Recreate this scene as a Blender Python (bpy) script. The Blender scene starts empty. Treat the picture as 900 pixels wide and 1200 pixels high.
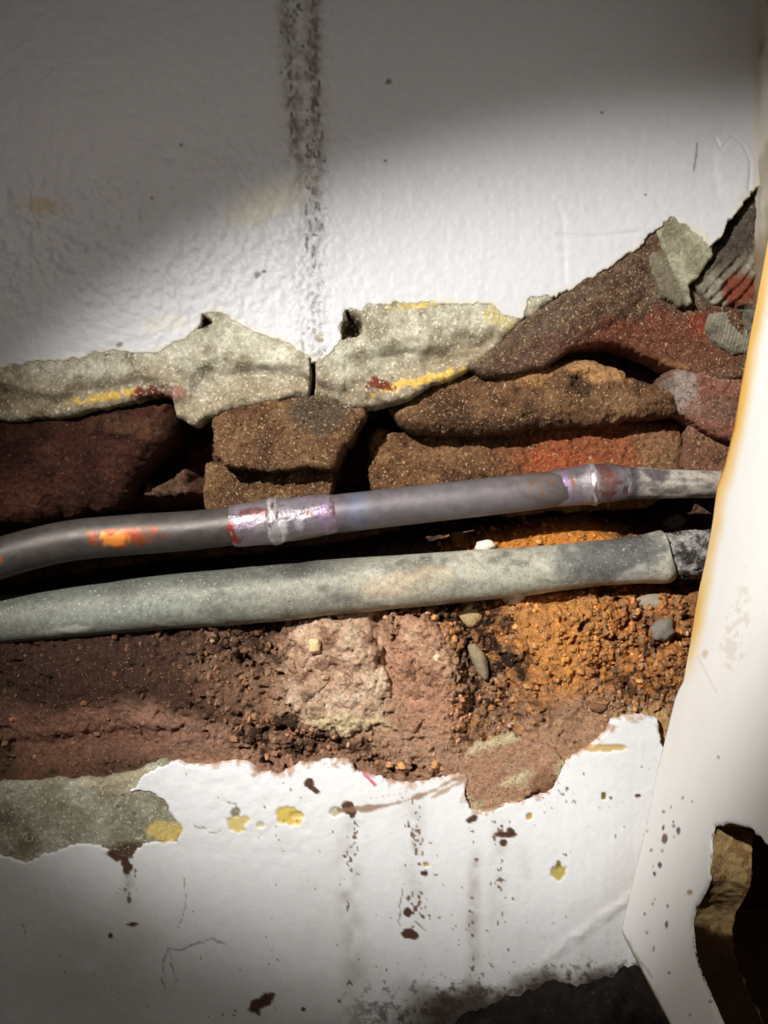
import bpy, math, random
import numpy as np
from mathutils import Vector, Matrix

# ------------------------------------------------------------------ camera, world, torch, exposure
S = 0.00045            # metres per photograph pixel on the wall face
D = 0.55               # camera to wall face
sc = bpy.context.scene
COL = sc.collection
cam = bpy.data.cameras.new('camera')
cam.sensor_fit = 'VERTICAL'; cam.sensor_height = 24.0; cam.sensor_width = 18.0
cam.lens = 12.0 / (600 * S / D)
cam.clip_start = 0.01; cam.clip_end = 20
camo = bpy.data.objects.new('camera', cam); COL.objects.link(camo)
camo.location = (0, -D, 0); camo.rotation_euler = (math.pi / 2, 0, 0)
sc.camera = camo

world = bpy.data.worlds.new('world'); sc.world = world; world.use_nodes = True
bg = world.node_tree.nodes.get('Background') or world.node_tree.nodes.new('ShaderNodeBackground')
bg.inputs[0].default_value = (1.0, 0.9, 0.8, 1); bg.inputs[1].default_value = 0.012

LPOS = Vector((-0.34, -0.70, 0.36))
def torch(name, aim_px, half_deg, sy, power, blend, color, tilt_deg, radius):
    L = bpy.data.lights.new(name, 'SPOT')
    L.energy = power; L.color = color; L.spot_size = math.radians(half_deg * 2); L.spot_blend = blend
    L.shadow_soft_size = radius
    o = bpy.data.objects.new(name, L); COL.objects.link(o)
    tgt = Vector(((aim_px[0] - 450) * S, 0.0, (600 - aim_px[1]) * S))
    z = (LPOS - tgt).normalized()
    t = math.radians(tilt_deg)
    x = Vector((math.cos(t), 0, math.sin(t)))
    x = (x - z * x.dot(z)).normalized(); y = z.cross(x)
    m = Matrix((x, y, z)).transposed().to_4x4(); m.translation = LPOS
    o.matrix_world = m @ Matrix.Diagonal((1, sy, 1, 1))
    return o
torch('torch_hotspot', (655, 618), 24.0, 0.56, 45.0, 0.74, (1.0, 0.985, 0.965), 12, 0.010)
torch('torch_spill', (480, 600), 36, 0.9, 4.3, 1.0, (1.0, 0.89, 0.80), 0, 0.010)

sc.view_settings.view_transform = 'Standard'; sc.view_settings.look = 'None'
sc.view_settings.gamma = 1.0; sc.view_settings.use_curve_mapping = False
sc.view_settings.exposure = 0.0

# ------------------------------------------------------------------ noise helpers
def _hash(x, y, z):
    h = (x * 374761393 + y * 668265263 + z * 1274126177) & 0xffffffff
    h = ((h ^ (h >> 13)) * 1274126177) & 0xffffffff
    h = ((h ^ (h >> 15)) * 2246822519) & 0xffffffff
    return ((h ^ (h >> 16)) & 0xffffff) / float(0xffffff)
def vnoise(x, y, z=0.0):
    x = np.asarray(x, float); y = np.asarray(y, float); z = np.zeros_like(x) + z
    xi = np.floor(x).astype(np.int64); yi = np.floor(y).astype(np.int64); zi = np.floor(z).astype(np.int64)
    fx = x - xi; fy = y - yi; fz = z - zi
    fx = fx * fx * (3 - 2 * fx); fy = fy * fy * (3 - 2 * fy); fz = fz * fz * (3 - 2 * fz)
    def lerp(a, b, t): return a + (b - a) * t
    c = lambda i, j, k: _hash(xi + i, yi + j, zi + k)
    a = lerp(lerp(c(0,0,0), c(1,0,0), fx), lerp(c(0,1,0), c(1,1,0), fx), fy)
    b = lerp(lerp(c(0,0,1), c(1,0,1), fx), lerp(c(0,1,1), c(1,1,1), fx), fy)
    return lerp(a, b, fz) * 2 - 1
def fbm(x, y, scale, oct=4, seed=0.0, gain=0.5):
    x = np.asarray(x, float) / scale; y = np.asarray(y, float) / scale
    out = 0; a = 1.0; tot = 0
    for i in range(oct):
        out = out + a * vnoise(x + 17.3 * i, y + 9.1 * i, seed * 7.13 + i * 3.7 + 0.37)
        tot += a; a *= gain; x = x * 2.03; y = y * 2.03
    return out / tot * 1.6
def worley(x, y, scale, seed=0):
    x = np.asarray(x, float) / scale; y = np.asarray(y, float) / scale
    xi = np.floor(x).astype(np.int64); yi = np.floor(y).astype(np.int64)
    f1 = np.full(x.shape, 9.0); f2 = np.full(x.shape, 9.0); cid = np.zeros(x.shape)
    for i in (-1, 0, 1):
        for j in (-1, 0, 1):
            cx = xi + i; cy = yi + j
            px = cx + _hash(cx, cy, seed * 3 + 1 + 0 * cx); py = cy + _hash(cx, cy, seed * 3 + 2 + 0 * cx)
            d = np.hypot(x - px, y - py); idv = _hash(cx, cy, seed * 3 + 3 + 0 * cx)
            near = d < f1
            f2 = np.where(near, f1, np.minimum(f2, d)); cid = np.where(near, idv, cid); f1 = np.where(near, d, f1)
    return f1, f2, cid
def sstep(a, b, x):
    t = np.clip((np.asarray(x, float) - a) / (b - a), 0, 1)
    return t * t * (3 - 2 * t)
def polydist(x, y, poly):
    """signed distance, positive inside"""
    P = np.array(poly, float); Q = np.roll(P, -1, axis=0)
    best = np.full(x.shape, 1e18); inside = np.zeros(x.shape, bool)
    for (ax, ay), (bx, by) in zip(P, Q):
        dx, dy = bx - ax, by - ay; l2 = dx * dx + dy * dy + 1e-12
        t = np.clip(((x - ax) * dx + (y - ay) * dy) / l2, 0, 1)
        best = np.minimum(best, (x - ax - t * dx) ** 2 + (y - ay - t * dy) ** 2)
        cond = ((ay > y) != (by > y))
        if dy != 0:
            inside ^= cond & (x < dx * (y - ay) / dy + ax)
    d = np.sqrt(best)
    return np.where(inside, d, -d)
def linedist(x, y, pts):
    best = np.full(np.shape(x), 1e18)
    for (ax, ay), (bx, by) in zip(pts[:-1], pts[1:]):
        dx, dy = bx - ax, by - ay; l2 = dx * dx + dy * dy + 1e-12
        t = np.clip(((x - ax) * dx + (y - ay) * dy) / l2, 0, 1)
        best = np.minimum(best, (x - ax - t * dx) ** 2 + (y - ay - t * dy) ** 2)
    return np.sqrt(best)
def lin(c):
    c = np.clip(np.asarray(c, float) / 255.0, 0, 1)
    return np.where(c <= 0.04045, c / 12.92, ((c + 0.055) / 1.055) ** 2.4)
def const(col): return lambda x, y: np.zeros((x.size, 3)) + np.array(col, float)
def mixc(c, col, m):
    m = np.clip(m, 0, 1)[:, None]
    return c * (1 - m) + np.array(col, float) * m
def ell(x, y, cx, cy, rx, ry, rot=0, warp=0.25, seed=0, soft=0.35):
    """soft, ragged elliptical mask"""
    t = math.radians(rot); dx, dy = x - cx, y - cy
    u = (dx * math.cos(t) + dy * math.sin(t)) / rx; v = (-dx * math.sin(t) + dy * math.cos(t)) / ry
    r = np.sqrt(u * u + v * v)
    out = np.zeros(np.shape(r)); near = r < 1 + soft + warp * 1.6
    if near.any():
        out[near] = 1 - sstep(1 - soft, 1 + soft, r[near] + warp * fbm(x[near], y[near], max(8, min(rx, ry) * 0.8), 3, seed + 3.1))
    return out

# ------------------------------------------------------------------ mesh helpers
def tag(o, label=None, category=None, group=None, kind=None):
    if label: o['label'] = label
    if category: o['category'] = category
    if group: o['group'] = group
    if kind: o['kind'] = kind
    return o
def empty(name, loc):
    o = bpy.data.objects.new(name, None); COL.objects.link(o); o.location = loc; o.empty_display_size = 0.02
    return o
def make(name, verts, faces, cols, mat, parent=None, smooth=True):
    verts = np.asarray(verts, float); faces = np.asarray(faces, np.int32)
    me = bpy.data.meshes.new(name)
    n = len(verts); k = faces.shape[1]
    me.vertices.add(n); me.vertices.foreach_set('co', verts.ravel())
    me.loops.add(faces.size); me.loops.foreach_set('vertex_index', faces.ravel())
    me.polygons.add(len(faces)); me.polygons.foreach_set('loop_start', np.arange(0, faces.size, k, dtype=np.int32))
    me.polygons.foreach_set('loop_total', np.full(len(faces), k, np.int32))
    me.polygons.foreach_set('use_smooth', np.full(len(faces), smooth))
    me.update(calc_edges=True); me.validate()
    if cols is not None:
        a = me.color_attributes.new('Col', 'FLOAT_COLOR', 'POINT')
        rgba = np.ones((n, 4)); rgba[:, :3] = lin(cols); a.data.foreach_set('color', rgba.ravel())
    me.materials.append(mat)
    o = bpy.data.objects.new(name, me); COL.objects.link(o)
    if parent is not None:
        o.parent = parent; o.location = -(parent.location + (parent.parent.location if parent.parent else Vector()))
    return o
def axis(a, b, step, lo=None, hi=None, coarse=6):
    """grid lines a..b: fine inside lo..hi, coarse outside"""
    lo = a if lo is None else lo; hi = b if hi is None else hi
    parts = []
    if a < lo: parts.append(np.arange(a, lo, coarse))
    parts.append(np.arange(max(a, lo), min(b, hi), step))
    if b > hi: parts.append(np.arange(hi, b + coarse, coarse))
    return np.concatenate(parts)
def unproject(x, y, d):
    """photograph pixel + depth behind the wall face (metres) -> world"""
    k = 1 + d / D
    return np.stack([(x - 450) * S * k, np.zeros_like(x) + d, (600 - y) * S * k], -1)
def relief(name, poly, front, back, color, mat, parent=None, step=2.0, bevel=6, bevel_mm=3, edge=(3, 12), seed=0,
           nominal=None, holes=(), extra=None, bbox=None, sharp=1.0):
    """A thick slab whose outline is poly (pixels); front(x,y,sd) gives its face depth in mm, back its rear depth in mm."""
    P = np.array(poly, float)
    x0, y0 = P.min(0) - 4 * step; x1, y1 = P.max(0) + 4 * step
    gx = axis(x0, x1, step, max(x0, -30), min(x1, 930)); gy = axis(y0, y1, step, max(y0, -30), min(y1, 1230))
    X, Y = np.meshgrid(gx, gy); sh = X.shape
    x = X.ravel(); y = Y.ravel()
    sd = polydist(x, y, poly)
    for h in holes: sd = np.minimum(sd, -polydist(x, y, h))
    sd = sd + edge[0] * fbm(x, y, edge[1], 4, seed + 0.5, 0.6)
    SD = sd.reshape(sh)
    GY, GX = np.gradient(SD, gy, gx)
    gn = np.hypot(GX, GY).ravel() + 1e-6
    out = sd < 0
    mv = np.where(out, np.clip(-sd, 0, 3 * step) / gn, 0)
    xx = x + GX.ravel() / gn * mv; yy = y + GY.ravel() / gn * mv
    t = np.clip(sd / max(bevel, 1e-6), 0, 1)
    prof = bevel_mm * (1 - np.sqrt(np.clip(1 - (1 - t) ** 2, 0, 1)) ** sharp)
    f = front(x, y, np.maximum(sd, 0)) + prof
    dep = np.where(out, back, np.minimum(f, back))
    nom = f if nominal == 'vertex' else np.full_like(f, 0 if nominal is None else nominal)
    nom = nom / 1000
    k = 1 + nom / D
    V = np.stack([(xx - 450) * S * k, dep / 1000, (600 - yy) * S * k], -1)
    C = color(x, y)
    ny, nx = sh
    ids = np.arange(nx * ny).reshape(sh)
    F = np.stack([ids[:-1, :-1], ids[1:, :-1], ids[1:, 1:], ids[:-1, 1:]], -1).reshape(-1, 4)
    keep = (~out[F]).any(1)
    F = F[keep]
    used = np.unique(F); remap = np.full(nx * ny, -1); remap[used] = np.arange(len(used))
    return make(name, V[used], remap[F], C[used], mat, parent)
def spline(P, n):
    P = np.array(P, float); m = len(P)
    t = np.linspace(0, m - 1, n); i = np.clip(np.floor(t).astype(int), 0, m - 2); f = (t - i)[:, None]
    p0 = P[np.clip(i - 1, 0, m - 1)]; p1 = P[i]; p2 = P[i + 1]; p3 = P[np.clip(i + 2, 0, m - 1)]
    return 0.5 * (2 * p1 + (p2 - p0) * f + (2 * p0 - 5 * p1 + 4 * p2 - p3) * f ** 2 + (3 * p1 - p0 - 3 * p2 + p3) * f ** 3)
def tube(name, ctrl, color, mat, parent, n=160, ring=56, rough=0.0, rscale=12, seed=0, straight=False):
    """ctrl rows: px, py, depth mm, radius px.  color(x_px, ang) with ang 0 = towards camera, +90 deg = up."""
    C = spline(ctrl, n) if not straight else np.stack([np.interp(np.linspace(0, 1, n), np.linspace(0, 1, len(ctrl)), np.array(ctrl, float)[:, i]) for i in range(4)], -1)
    k = 1 + C[:, 2] / 1000 / D
    cen = np.stack([(C[:, 0] - 450) * S * k, C[:, 2] / 1000, (600 - C[:, 1]) * S * k], -1)
    rad = C[:, 3] * S * k
    T = np.gradient(cen, axis=0); T /= np.linalg.norm(T, axis=1)[:, None]
    up = np.array([0, 0, 1.0]); fw = np.cross(T, up); fw /= np.linalg.norm(fw, axis=1)[:, None]
    fw = -fw * np.sign((fw @ np.array([0, 1.0, 0])))[:, None]
    uu = np.cross(T, fw); uu *= np.sign(uu[:, 2])[:, None]
    ang = np.arange(ring) / ring * 2 * np.pi
    A, I = np.meshgrid(ang, np.arange(n))
    I = I.ravel(); A = A.ravel()
    xs = C[I, 0]
    r = rad[I] * (1 + rough * (fbm(xs + 60 * np.cos(A), 60 * np.sin(A) + C[I, 1], rscale, 4, seed)))
    V = cen[I] + (fw[I] * np.cos(A)[:, None] + uu[I] * np.sin(A)[:, None]) * r[:, None]
    col = color(xs, A, C[I, 1] - np.sin(A) * C[I, 3])
    ids = np.arange(n * ring).reshape(n, ring)
    F = np.stack([ids[:-1], np.roll(ids, -1, 1)[:-1], np.roll(ids, -1, 1)[1:], ids[1:]], -1).reshape(-1, 4)
    # caps: fan of quads to a doubled centre
    V = np.vstack([V, cen[0], cen[-1]]); col = np.vstack([col, col[0], col[-1]])
    a, b = n * ring, n * ring + 1
    i0 = ids[0]; i1 = ids[-1]
    capA = np.stack([np.full(ring // 2, a), i0[0::2], i0[1::2], np.roll(i0, -2)[0::2]], -1)
    capB = np.stack([np.full(ring // 2, b), np.roll(i1, -2)[0::2], i1[1::2], i1[0::2]], -1)
    F = np.vstack([F, capA, capB])
    return make(name, V, F, col, mat, parent)

# ------------------------------------------------------------------ materials
def material(name, rough=0.9, spec=0.3, metallic=0.0, var=0.35, vscale=180, bumps=((600, 0.5, 0.0006),), specks=(), rough_var=0.0, coat=0.0, grain=0.8):
    """Colour comes from the piece's own albedo attribute, broken up by noise; bumps: (scale, strength, distance)."""
    m = bpy.data.materials.new(name); m.use_nodes = True
    nt = m.node_tree; N = nt.nodes; Lk = nt.links
    b = N.get('Principled BSDF')
    b.inputs['Roughness'].default_value = rough; b.inputs['Metallic'].default_value = metallic
    b.inputs['Specular IOR Level'].default_value = spec
    b.inputs['Coat Weight'].default_value = coat
    tc = N.new('ShaderNodeTexCoord')
    at = N.new('ShaderNodeAttribute'); at.attribute_name = 'Col'
    nz = N.new('ShaderNodeTexNoise'); nz.inputs['Scale'].default_value = vscale; nz.inputs['Detail'].default_value = 8; nz.inputs['Roughness'].default_value = 0.7
    Lk.new(tc.outputs['Object'], nz.inputs['Vector'])
    mr = N.new('ShaderNodeMapRange'); mr.inputs['From Min'].default_value = 0.25; mr.inputs['From Max'].default_value = 0.75
    mr.inputs['To Min'].default_value = 1 - var; mr.inputs['To Max'].default_value = 1 + var
    Lk.new(nz.outputs['Fac'], mr.inputs['Value'])
    mx = N.new('ShaderNodeVectorMath'); mx.operation = 'MULTIPLY'
    Lk.new(at.outputs['Color'], mx.inputs[0]); Lk.new(mr.outputs[0], mx.inputs[1])
    cur = mx.outputs[0]
    for (scale, size, frac, col) in specks:
        vo = N.new('ShaderNodeTexNoise'); vo.inputs['Scale'].default_value = scale; vo.inputs['Detail'].default_value = 3; vo.inputs['Roughness'].default_value = 0.6
        of = N.new('ShaderNodeVectorMath'); of.inputs[1].default_value = (size, frac * 3.1, scale * 0.001)
        Lk.new(tc.outputs['Object'], of.inputs[0]); Lk.new(of.outputs[0], vo.inputs['Vector'])
        mu = N.new('ShaderNodeMapRange'); mu.inputs['From Min'].default_value = 0.70 - 0.55 * frac; mu.inputs['From Max'].default_value = 0.76 - 0.55 * frac
        mu.inputs['To Max'].default_value = grain
        Lk.new(vo.outputs['Fac'], mu.inputs['Value'])
        mi = N.new('ShaderNodeMix'); mi.data_type = 'RGBA'
        Lk.new(mu.outputs[0], mi.inputs['Factor']); Lk.new(cur, mi.inputs['A'])
        mi.inputs['B'].default_value = (*lin(col), 1)
        cur = mi.outputs['Result']
    Lk.new(cur, b.inputs['Base Color'])
    if rough_var:
        m2 = N.new('ShaderNodeMapRange'); m2.inputs['To Min'].default_value = rough - rough_var; m2.inputs['To Max'].default_value = rough + rough_var
        m2.inputs['From Min'].default_value = 0.3; m2.inputs['From Max'].default_value = 0.7
        Lk.new(nz.outputs['Fac'], m2.inputs['Value']); Lk.new(m2.outputs[0], b.inputs['Roughness'])
    prev = None
    for (scale, strength, dist) in bumps:
        n2 = N.new('ShaderNodeTexNoise'); n2.inputs['Scale'].default_value = scale; n2.inputs['Detail'].default_value = 6; n2.inputs['Roughness'].default_value = 0.65
        Lk.new(tc.outputs['Object'], n2.inputs['Vector'])
        bp = N.new('ShaderNodeBump'); bp.inputs['Strength'].default_value = strength; bp.inputs['Distance'].default_value = dist
        Lk.new(n2.outputs['Fac'], bp.inputs['Height'])
        if prev: Lk.new(prev.outputs[0], bp.inputs['Normal'])
        prev = bp
    if prev: Lk.new(prev.outputs[0], b.inputs['Normal'])
    return m
SPK = (225, 200, 150)
M_paint = material('white_paint', 0.42, 0.35, var=0.05, vscale=140, bumps=((260, 0.5, 0.0006), (900, 0.35, 0.0002)))
M_render = material('sand_render', 0.95, 0.15, var=0.42, vscale=420, bumps=((700, 0.8, 0.0008), (2200, 0.5, 0.0004)), specks=((620, 0.45, 0.22, (236, 232, 212)), (560, 0.4, 0.13, (84, 74, 56))), grain=0.55)
M_mortar = material('old_mortar', 0.95, 0.12, var=0.5, vscale=380, bumps=((600, 1.0, 0.0016), (1900, 0.7, 0.0007)), specks=((620, 0.45, 0.14, (206, 198, 176)), (560, 0.4, 0.14, (60, 52, 42))), grain=0.35)
M_brick = material('brick', 0.95, 0.2, var=0.55, vscale=330, bumps=((480, 1.0, 0.0022), (1500, 0.9, 0.0010)), specks=((620, 0.5, 0.16, SPK), (1000, 0.5, 0.18, (205, 165, 110)), (500, 0.5, 0.16, (35, 22, 16))))
M_brick_dark = material('dark_brick', 0.95, 0.15, var=0.55, vscale=330, bumps=((480, 1.0, 0.0022), (1500, 0.9, 0.0010)), specks=((620, 0.5, 0.12, (150, 116, 84)), (500, 0.5, 0.16, (30, 19, 14))), grain=0.55)  # darker brick with fewer pale specks
M_rubble = material('rubble', 0.95, 0.2, var=0.55, vscale=380, bumps=((600, 1.0, 0.0016), (1800, 0.8, 0.0008)), specks=((900, 0.5, 0.10, (215, 180, 130)), (800, 0.5, 0.18, (28, 18, 12))))
M_stone = material('stone', 0.9, 0.2, var=0.3, vscale=500, bumps=((900, 0.6, 0.0006),))
M_copper = material('tarnished_copper', 0.50, 0.4, 0.45, var=0.22, vscale=160, bumps=((900, 0.15, 0.0003),), rough_var=0.08)
M_joint = material('fluxed_joint', 0.36, 0.5, 0.5, var=0.3, vscale=260, bumps=((420, 0.4, 0.0010),), rough_var=0.12, coat=0.2)
M_lead = material('oxidised_pipe', 0.72, 0.35, 0.15, var=0.40, vscale=330, bumps=((500, 0.35, 0.0006), (1800, 0.4, 0.0003)), specks=((900, 0.5, 0.17, (66, 66, 60)), (800, 0.45, 0.14, (216, 216, 200))), grain=0.6)
M_crust = material('corroded_crust', 0.95, 0.2, 0.0, var=0.6, vscale=420, bumps=((450, 1.0, 0.0022), (1400, 0.8, 0.0010)), specks=((600, 0.5, 0.2, (215, 210, 200)), (500, 0.5, 0.2, (30, 28, 26))))
M_laminate = material('white_laminate', 0.42, 0.3, var=0.03, vscale=60, bumps=((90, 0.12, 0.0006), (1500, 0.06, 0.0002)))
M_chip = material('chipboard', 0.95, 0.1, var=0.3, vscale=520, bumps=((480, 0.8, 0.0014), (1500, 0.8, 0.0010)), specks=((520, 0.5, 0.12, (70, 46, 26)),), grain=0.6)
M_board = material('brown_board', 0.8, 0.2, var=0.15, vscale=60, bumps=((300, 0.2, 0.0004),))
M_floor = material('dirty_floor', 0.9, 0.2, var=0.6, vscale=150, bumps=((300, 0.9, 0.0025),), specks=((400, 0.5, 0.06, (120, 110, 100)),))

# ------------------------------------------------------------------ outlines taken on the wall face (photograph pixels)
PAINT_TOP_EDGE = [(-260,436),(0,432),(30,428),(62,424),(95,421),(112,414),(142,412),(178,416),(196,408),(222,394),(236,382),(240,369),(252,364),(266,374),(292,386),(328,399),
    (346,410),(356,415),(364,424),(378,424),(386,418),(392,408),(398,404),(402,396),(400,384),(404,376),(404,362),(426,366),(432,359),(482,355),(540,355),(578,357),(588,372),(600,376),(612,372),(619,351),(634,350),(660,345),(700,322),(742,294),(772,269),
    (786,253),(797,262),(812,272),(826,278),(832,293),(846,276),(866,246),(882,224),(900,212),(960,206)]
RENDER_LOW_EDGE = [(-260,494),(0,492),(60,490),(105,480),(150,472),(186,463),(197,466),(203,486),(222,498),(243,489),(272,478),(312,472),(350,464),(384,468),(402,478),(440,476),(478,470),(497,456),(520,447),(545,436),(565,425),(580,412)]
PAINT_LOW_TOP = [(-260,1004),(0,1001),(30,1010),(60,998),(90,988),(120,993),(152,1002),(170,986),(206,985),(208,969),(196,945),(180,930),(152,928),(170,908),(186,897),(205,893),(232,897),(288,893),(300,905),(332,908),(350,896),(385,892),
    (410,892),(420,905),(442,912),(482,921),(502,917),(530,910),(548,907),(546,930),(550,949),(570,953),(600,941),(640,930),(655,905),(670,886),(700,871),(712,856),(720,843),(760,838),(772,841),(774,870),(790,880),(980,880)]

def speckle(x, y, cx, half, y0, y1, dens, seed, sc=5.0):
    """dirt spots running down the wall in a column; returns mask"""
    col = np.exp(-((x - cx - 6 * fbm(y, y * 0 + cx, 90, 2, seed)) / half) ** 2) * sstep(y0 - 15, y0 + 10, y) * (1 - sstep(y1 - 40, y1, y))
    n = fbm(x, y * 0.75, sc, 2, seed) + 0.35 * fbm(x, y, 45, 2, seed + 5)
    th = 1.42 - 2.1 * np.sqrt(dens) * col
    return sstep(th, th + 0.16, n)

# upper drip band: pitted, sooty run-down
def drip_up(x, y):
    cxa = 371 + 0.012 * (y - 200); cxb = 334 + 0.075 * y
    a = np.exp(-((x - cxa) / 8) ** 2); b = np.exp(-((x - cxb) / 10) ** 2) * (1 - sstep(170, 260, y)); c = np.exp(-((x - 358 - 0.02 * y) / 20) ** 2)
    return a, b, c
def paint_up_front(x, y, sd):
    h = 0.5 * fbm(x, y, 260, 3, 1) + 0.10 * fbm(x, y, 30, 3, 2)
    pim = ell(x, y, 130, 255, 260, 75, -14, 0.25, 4, 0.5) + 0.8 * ell(x, y, 250, 330, 150, 70, -25, 0.2, 5, 0.5)
    h = h - 0.42 * np.clip(pim, 0, 1) * fbm(x, y, 8, 3, 6) + 0.12 * fbm(x, y, 7, 3, 13)
    a, b, c = drip_up(x, y)
    f1, f2, cid = worley(x, y * 0.75, 6.5, 9)
    h = h + 0.9 * (a + 0.5 * b + 0.7 * c * sstep(200, 330, y)) * (1 - sstep(0.1, 0.5, f1)) * (cid > 0.25)
    # brush strokes and a filled crack by the corner
    h = h + 0.06 * fbm(x * 3.5, y * 0.35, 26, 3, 11) * sstep(350, 550, x)
    h = h + 0.7 * np.exp(-(linedist(x, y, [(838,160),(845,175),(858,160),(870,168),(880,190),(878,225)]) / 1.4) ** 2)
    h = h - 0.8 * ell(x, y, 860, 195, 20, 40, 0, 0.1, 12)
    h = h + 0.5 * np.exp(-(linedist(x, y, [(654,275),(690,278),(750,272)]) / 2.2) ** 2)
    h = h + 0.25 * np.exp(-(linedist(x, y, [(653,240),(660,260),(662,330)]) / 3) ** 2)
    return h
def paint_up_col(x, y):
    c = const((195, 195, 197))(x, y)
    a, b, cc = drip_up(x, y)
    f1, f2, cid = worley(x, y * 0.55, 4.0, 21)
    n = fbm(x, y, 9, 4, 22)
    m = (0.95 * a * (0.65 + 0.35 * np.sin(y / 90 + 0.7)) + 0.85 * b + 0.55 * cc)
    spots = sstep(0.55, 0.85, 0.5 * m + 0.55 * fbm(x * 1.5, y * 0.9, 5.5, 3, 28) + 0.2 * fbm(x * 3, y * 0.3, 20, 2, 29)) * sstep(0.05, 0.3, m)
    c = mixc(c, (84, 76, 70), 0.8 * spots * (1 - 0.45 * sstep(250, 400, y)))
    c = mixc(c, (128, 120, 114), np.clip(0.6 * m * (0.7 + n), 0, 1) * (1 - 0.6 * sstep(180, 330, y)))
    c = mixc(c, (188, 160, 110), 0.55 * ell(x, y, 50, 242, 22, 9, 0, 0.5, 23, 0.6))
    c = mixc(c, (214, 205, 178), 0.55 * ell(x, y, 312, 238, 45, 20, -25, 0.4, 24, 0.6))
    c = mixc(c, (205, 196, 176), 0.5 * ell(x, y, 195, 378, 26, 9, -10, 0.5, 25))
    # small knocks
    for (px, py, r) in [(455,96,5),(302,322,4),(309,318,3),(705,132,2.5),(757,228,2),(452,188,2),(300,325,2),(140,404,4),(178,232,2),(212,170,2)]:
        c = mixc(c, (95, 85, 75), 0.8 * ell(x, y, px, py, r, r * 0.7, -20, 0.5, px % 7))
    c = mixc(c, (120, 100, 80), 0.7 * (1 - sstep(0.4, 1.8, linedist(x, y, [(817,168),(816,182),(813,200)]))))
    c = mixc(c, (190, 178, 160), 0.6 * sstep(876, 888, x + 3 * fbm(x, y, 40, 3, 26)))
    sdp = np.abs(polydist(x, y, PAINT_TOP_EDGE + [(960, -260), (-260, -260)]))
    c = mixc(c, (205, 195, 165), 0.5 * (1 - sstep(0, 9, sdp + 4 * fbm(x, y, 20, 3, 27))))
    return c

UP_POLY = PAINT_TOP_EDGE + [(960, -260), (-260, -260)]
HOLE_NOTCH = [(406,364),(412,372),(424,381),(424,390),(416,396),(408,394),(401,397),(402,384),(408,376)]

# ------------------------------------------------------------------ the rough core of the wall inside the chase
LOW_X = np.array([-260,0,100,160,205,290,330,385,420,480,530,548,600,640,655,700,720,760,800,980], float)
LOW_Y = np.array([918,918,915,905,893,893,908,892,905,921,910,930,945,930,905,871,843,838,840,840], float)
def granules(x, y):
    ch = 0.45 * ell(x, y, 660, 740, 70, 70, 0, 0.5, 30) + ell(x, y, 572, 800, 45, 120, -6, 0.3, 31) + ell(x, y, 752, 762, 62, 90, 20, 0.3, 32) + ell(x, y, 520, 730, 60, 40, 0, 0.3, 33)
    ch = ch + 0.8 * ell(x, y, 345, 870, 90, 26, 14, 0.3, 34) + 0.7 * ell(x, y, 445, 893, 60, 22, 14, 0.3, 37) + 0.6 * ell(x, y, 285, 770, 60, 60, 0, 0.4, 35) + 0.5 * ell(x, y, 300, 740, 90, 22, 0, 0.3, 36)
    return np.clip(ch, 0, 1)
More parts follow.
